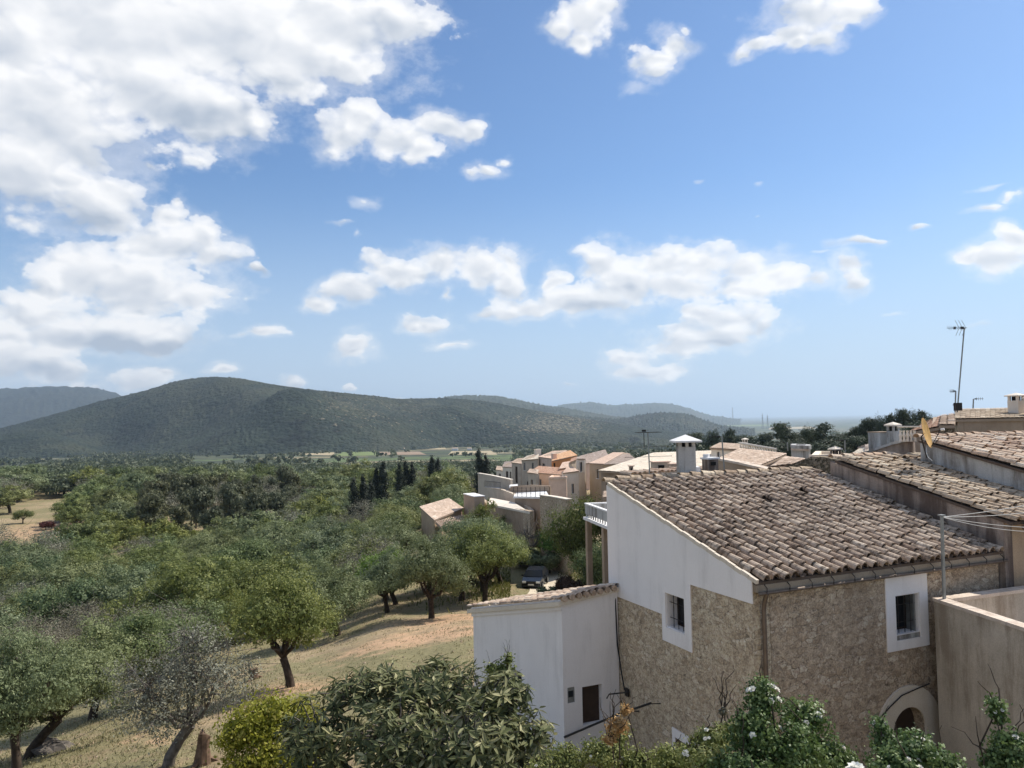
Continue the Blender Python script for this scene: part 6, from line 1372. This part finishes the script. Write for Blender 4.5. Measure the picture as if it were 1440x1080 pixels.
def softbush(name, label, base, lobes, mat, nclump, nleaf, size, seed, cat='shrub', flowers=0, w=.6, fl=.035, stems=8, csz=.12, flmat=None, twigs=0, group=None):
    rg = np.random.RandomState(seed); t = thing(name, label, cat, base, group); b = MB(); f = MB(); base = Vector(base)
    for c, r in lobes:
        for _ in range(max(1, stems // len(lobes))): limb(b, base + Vector(rg.randn(3)) * .05, Vector(c) + Vector((rg.randn() * r[0] * .4, rg.randn() * r[1] * .4, r[2] * rg.uniform(.3, .9))), .018, .005, rg, 5, .12, 5)
        for _ in range(twigs): q = Vector(c) + Vector((rg.randn() * r[0] * .4, rg.randn() * r[1] * .4, r[2] * rg.uniform(.3, .8))); limb(b, q, q + Vector((rg.randn() * .10, rg.randn() * .08, rg.uniform(.12, .35))), .006, .002, rg, 4, .2, 4)
    crown(f, [(tuple(c), r) for c, r in lobes], nclump, nleaf, size, rg, csz, .3, w, .8, .8, .2)
    b.build('stems', M_bark, t); f.build('foliage', mat, t)
    for i in range(flowers):
        c, r = lobes[rg.randint(len(lobes))]; d = Vector(rg.randn(3)).normalized(); d.y = -abs(d.y); d.z = abs(d.z) * .9 + .05
        P = Vector(c) + Vector((d.x * r[0], d.y * r[1], d.z * r[2])) * 1.04; m = MB(); k = fl * rg.uniform(.55, 1.25)
        for ring_, (nn_, el_, sc) in enumerate(((6, .25, 1), (5, .75, .8), (4, 1.15, .55))):
            for j in range(nn_):
                an = 2 * math.pi * j / nn_ + ring_ * .5; nrm_ = (d + Vector((0, 0, .5))).normalized(); s = nrm_.orthogonal().normalized(); q = nrm_.cross(s); dv = (s * math.cos(an) + q * math.sin(an)) * math.cos(el_) + nrm_ * math.sin(el_)
                bigleaf(m, P, dv, nrm_, k * sc * 1.1, k * sc, rg, rg.uniform(.3, .9))
        m.build('flower', flmat or L_petal, t)
    return t
def gl(x, y, D, r): return (g0(x, y, D), r)
p = g0(380, 1060, 13); softbush('shrub', 'yellow green bush at the left of the large leathery leaved shrub', (p.x, p.y, H(p.x, p.y)), [gl(380,1010,13,(.55,.5,.38)), gl(340,1030,12.8,(.4,.4,.4)), gl(420,1015,13.2,(.4,.4,.35)), gl(400,1070,12.6,(.7,.5,.5)), gl(350,1090,12.6,(.4,.4,.45))], L_yell, 420, 26, .058, 5, csz=.15)
def bushbase(x, D): q = at(x, 1100, D); return (q.x, q.y, H(q.x, q.y))
softbush('rose_bush', 'tall dark green rose bush with small white roses in front of the stone corner', bushbase(1060, 6.4), [gl(1072,985,6.4,(.13,.15,.17)), gl(1060,1030,6.3,(.20,.2,.2)), gl(1130,1010,6.6,(.17,.2,.14)), gl(1110,1055,6.2,(.24,.2,.22)), gl(1150,1060,6.5,(.22,.2,.18)), gl(1050,1090,6.1,(.3,.25,.2)), gl(1180,1080,6.5,(.14,.15,.12))], L_rose, 560, 22, .030, 21, 'rose bush', 15, .7, .030, 14, .055, twigs=1)
softbush('rose_bush', 'low olive coloured rose bush at the left foot of the tall rose bush', bushbase(1000, 6.6), [gl(1000,1040,6.7,(.14,.15,.10)), gl(975,1060,6.6,(.12,.15,.10)), gl(1010,1080,6.4,(.2,.2,.16)), gl(1030,1030,6.8,(.08,.1,.1))], L_weed, 260, 20, .026, 22, 'rose bush', 8, .6, .024, 8, .05, twigs=1)
softbush('rose_bush', 'green rose bush with a few white buds in front of the arched door', bushbase(1280, 6.0), [gl(1285,1055,6.0,(.16,.15,.12)), gl(1245,1050,6.2,(.07,.1,.13)), gl(1260,1085,5.9,(.2,.2,.14)), gl(1325,1075,6.1,(.14,.15,.10)), gl(1236,1020,6.2,(.04,.06,.06))], L_rose, 330, 22, .030, 23, 'rose bush', 10, .7, .022, 9, .05, twigs=1)
softbush('rose_bush', 'slender plant with reddish shoots at the bottom right corner', bushbase(1415, 5.6), [gl(1420,1050,5.6,(.12,.12,.12)), gl(1402,1000,5.7,(.04,.06,.10)), gl(1440,1070,5.5,(.16,.15,.14)), gl(1395,1075,5.6,(.07,.1,.08))], L_rose, 230, 20, .028, 24, 'shrub', 4, .7, .02, 8, .045, twigs=2)
softbush('shrub', 'low weedy yellow green growth below the annex railing', bushbase(800, 7.6), [gl(800,1070,7.7,(.2,.2,.12)), gl(850,1060,7.6,(.2,.2,.13)), gl(770,1085,7.6,(.2,.2,.12)), gl(900,1075,7.5,(.22,.2,.12)), gl(945,1070,7.2,(.18,.2,.12)), gl(870,1035,7.8,(.10,.1,.09))], L_weed, 430, 20, .030, 25, 'shrub', 12, .6, .018, 10, .06, twigs=1)
softbush('dried_flower_plant', 'orange brown dried flower head in front of the stone wall below the annex door', bushbase(872, 7.4), [gl(868,1022,7.4,(.09,.09,.08)), gl(880,1000,7.4,(.05,.05,.05)), gl(858,1040,7.4,(.06,.06,.05))], L_dead, 70, 14, .030, 26, 'dried plant', 0, .5, .02, 4, .035, twigs=3)
softbush('dead_weed', 'thin dry forked stalk in front of the stone wall', bushbase(1017, 6.9), [gl(1017,1000,6.9,(.05,.04,.06))], L_dry, 8, 5, .02, 27, 'dried plant', 0, .5, .02, 3, .03, twigs=7)
softbush('bougainvillea', 'dark sprig of small leaves against the white annex front wall', (lambda q: (q.x, q.y, H(q.x, q.y)))(at(706, 1000, 15.5)), [gl(708,945,15.5,(.25,.2,.2)), gl(690,940,15.5,(.14,.1,.14)), gl(718,965,15.4,(.2,.2,.2)), gl(715,928,15.5,(.08,.1,.14))], L_oak, 70, 12, .06, 28, 'shrub', 0, .6, .02, 6, .09, twigs=3)
# one big white rose close to the viewer
p = at(1204, 1082, 5.6); t = thing('white_rose', 'big cream white rose bloom at the bottom edge', 'rose', (p.x, p.y, H(p.x, p.y))); rg = np.random.RandomState(2)
m = MB()
for ring_, (nn_, el_, sc) in enumerate(((7, .15, 1), (6, .6, .9), (5, 1.0, .75), (4, 1.3, .5))):
    for j in range(nn_): an = 2 * math.pi * j / nn_ + ring_ * .4; dv = Vector((math.cos(an) * math.cos(el_), math.sin(an) * math.cos(el_), math.sin(el_))); bigleaf(m, p, dv, Vector((0, 0, 1)), .075 * sc, .075 * sc, rg, .8)
m.build('bloom', L_petal, t); b = MB(); b.tube([p, p + Vector((.02, 0, -.6)), (p.x, p.y, H(p.x, p.y))], .006, 5); b.build('stem', L_rose, t)

# dry grass on the slope
rg = np.random.RandomState(9); N = 26000; r = np.exp(rg.uniform(math.log(15), math.log(75), N)); a = (rg.uniform(-20, 760, N) - 720) / F; x, y = a * r, r
m = (wob(x, y, 16) + rg.randn(N) * .7 > -.1) & ~((x > -3.5) & (y > 19) & (y < 28) & (x < 3)); x, y = x[m], y[m]; z = Hn(x, y); b = MB(); k = 4; hh = rg.uniform(.03, .13, (len(x), k, 1)) ; an = rg.uniform(0, 6.28, (len(x), k)); P = np.stack([x, y, z], 1)[:, None] + rg.randn(len(x), k, 3) * np.array([.12, .12, 0])
P[..., 2] = z[:, None] - .02; s = np.stack([np.cos(an), np.sin(an), an * 0], 2) * .022; tp = np.concatenate([rg.randn(len(x), k, 2) * .06, hh], 2)
V_ = np.stack([P - s, P + s, P + tp], 2).reshape(-1, 3); b.add(V_, np.arange(len(V_)).reshape(-1, 3), np.clip(rg.rand(len(V_) // 3), 0, 1))
L_grass = leafmat('dry_grass_blade', (0.13, 0.13, 0.05), (0.26, 0.22, 0.11), (0.42, 0.36, 0.21), trans=.3, ovar=0); o = b.build('dry_grass', L_grass); o['kind'] = 'stuff'
rg = np.random.RandomState(19); N = 9000; q0_, q1_ = gpx(745, 790), gpx(720, 800); cxs = rg.randn(N) * 4 + (gpx(752, 790).x - 1); cys = rg.randn(N) * 6 + 68; z = Hn(cxs, cys); b = MB(); an = rg.uniform(0, 6.28, N); s = np.stack([np.cos(an), np.sin(an), an * 0], 1) * .05; P = np.stack([cxs, cys, z - .02], 1); tp = np.stack([rg.randn(N) * .1, rg.randn(N) * .1, rg.uniform(.15, .45, N)], 1)
keep = ~((np.abs(cxs - (cp_.x)) < 2.2)); P, s, tp = P[keep], s[keep], tp[keep]
V_ = np.stack([P - s, P + s, P + tp], 1).reshape(-1, 3); b.add(V_, np.arange(len(V_)).reshape(-1, 3), rg.rand(len(V_) // 3)); o = b.build('verge_grass', leafmat('green_grass_blade', (0.08, 0.10, 0.03), (0.14, 0.16, 0.05), (0.26, 0.26, 0.10), ovar=0)); o['kind'] = 'stuff'

rg = np.random.RandomState(33); b = MB(); N = 900; r = np.exp(rg.uniform(math.log(17), math.log(60), N)); a = (rg.uniform(0, 700, N) - 720) / F; x, y = a * r, r; z = Hn(x, y)
oc = np.array([[1, 0, 0], [0, 1, 0], [-1, 0, 0], [0, -1, 0], [0, 0, .7], [0, 0, -.5]], float); V_ = oc[None] * (rg.uniform(.02, .07, (N, 1, 1))) * rg.uniform(.6, 1.3, (N, 6, 1)) + np.stack([x, y, z + .01], 1)[:, None]
f_ = np.array([[0, 1, 4], [1, 2, 4], [2, 3, 4], [3, 0, 4], [1, 0, 5], [2, 1, 5], [3, 2, 5], [0, 3, 5]]); b.add(V_.reshape(-1, 3), (f_[None] + (np.arange(N) * 6)[:, None, None]).reshape(-1, 3)); o = b.build('scattered_stones', M_brown); o['kind'] = 'stuff'


# ------------------------------------------------------------------ haze
b = MB(); b.box((0, 0, 150), (92400, 92400, 580))
hm_ = bpy.data.materials.new('haze_air'); hm_.use_nodes = True; nt = hm_.node_tree; nt.nodes.clear()
pv = nd(nt, 'ShaderNodeVolumePrincipled', {'Color': (0.66, 0.83, 1.0, 1), 'Density': 7.5e-5, 'Anisotropy': 0.35}); out = nd(nt, 'ShaderNodeOutputMaterial'); nt.links.new(pv.outputs[0], out.inputs['Volume'])
hz = b.build('haze', hm_); hz['kind'] = 'stuff'
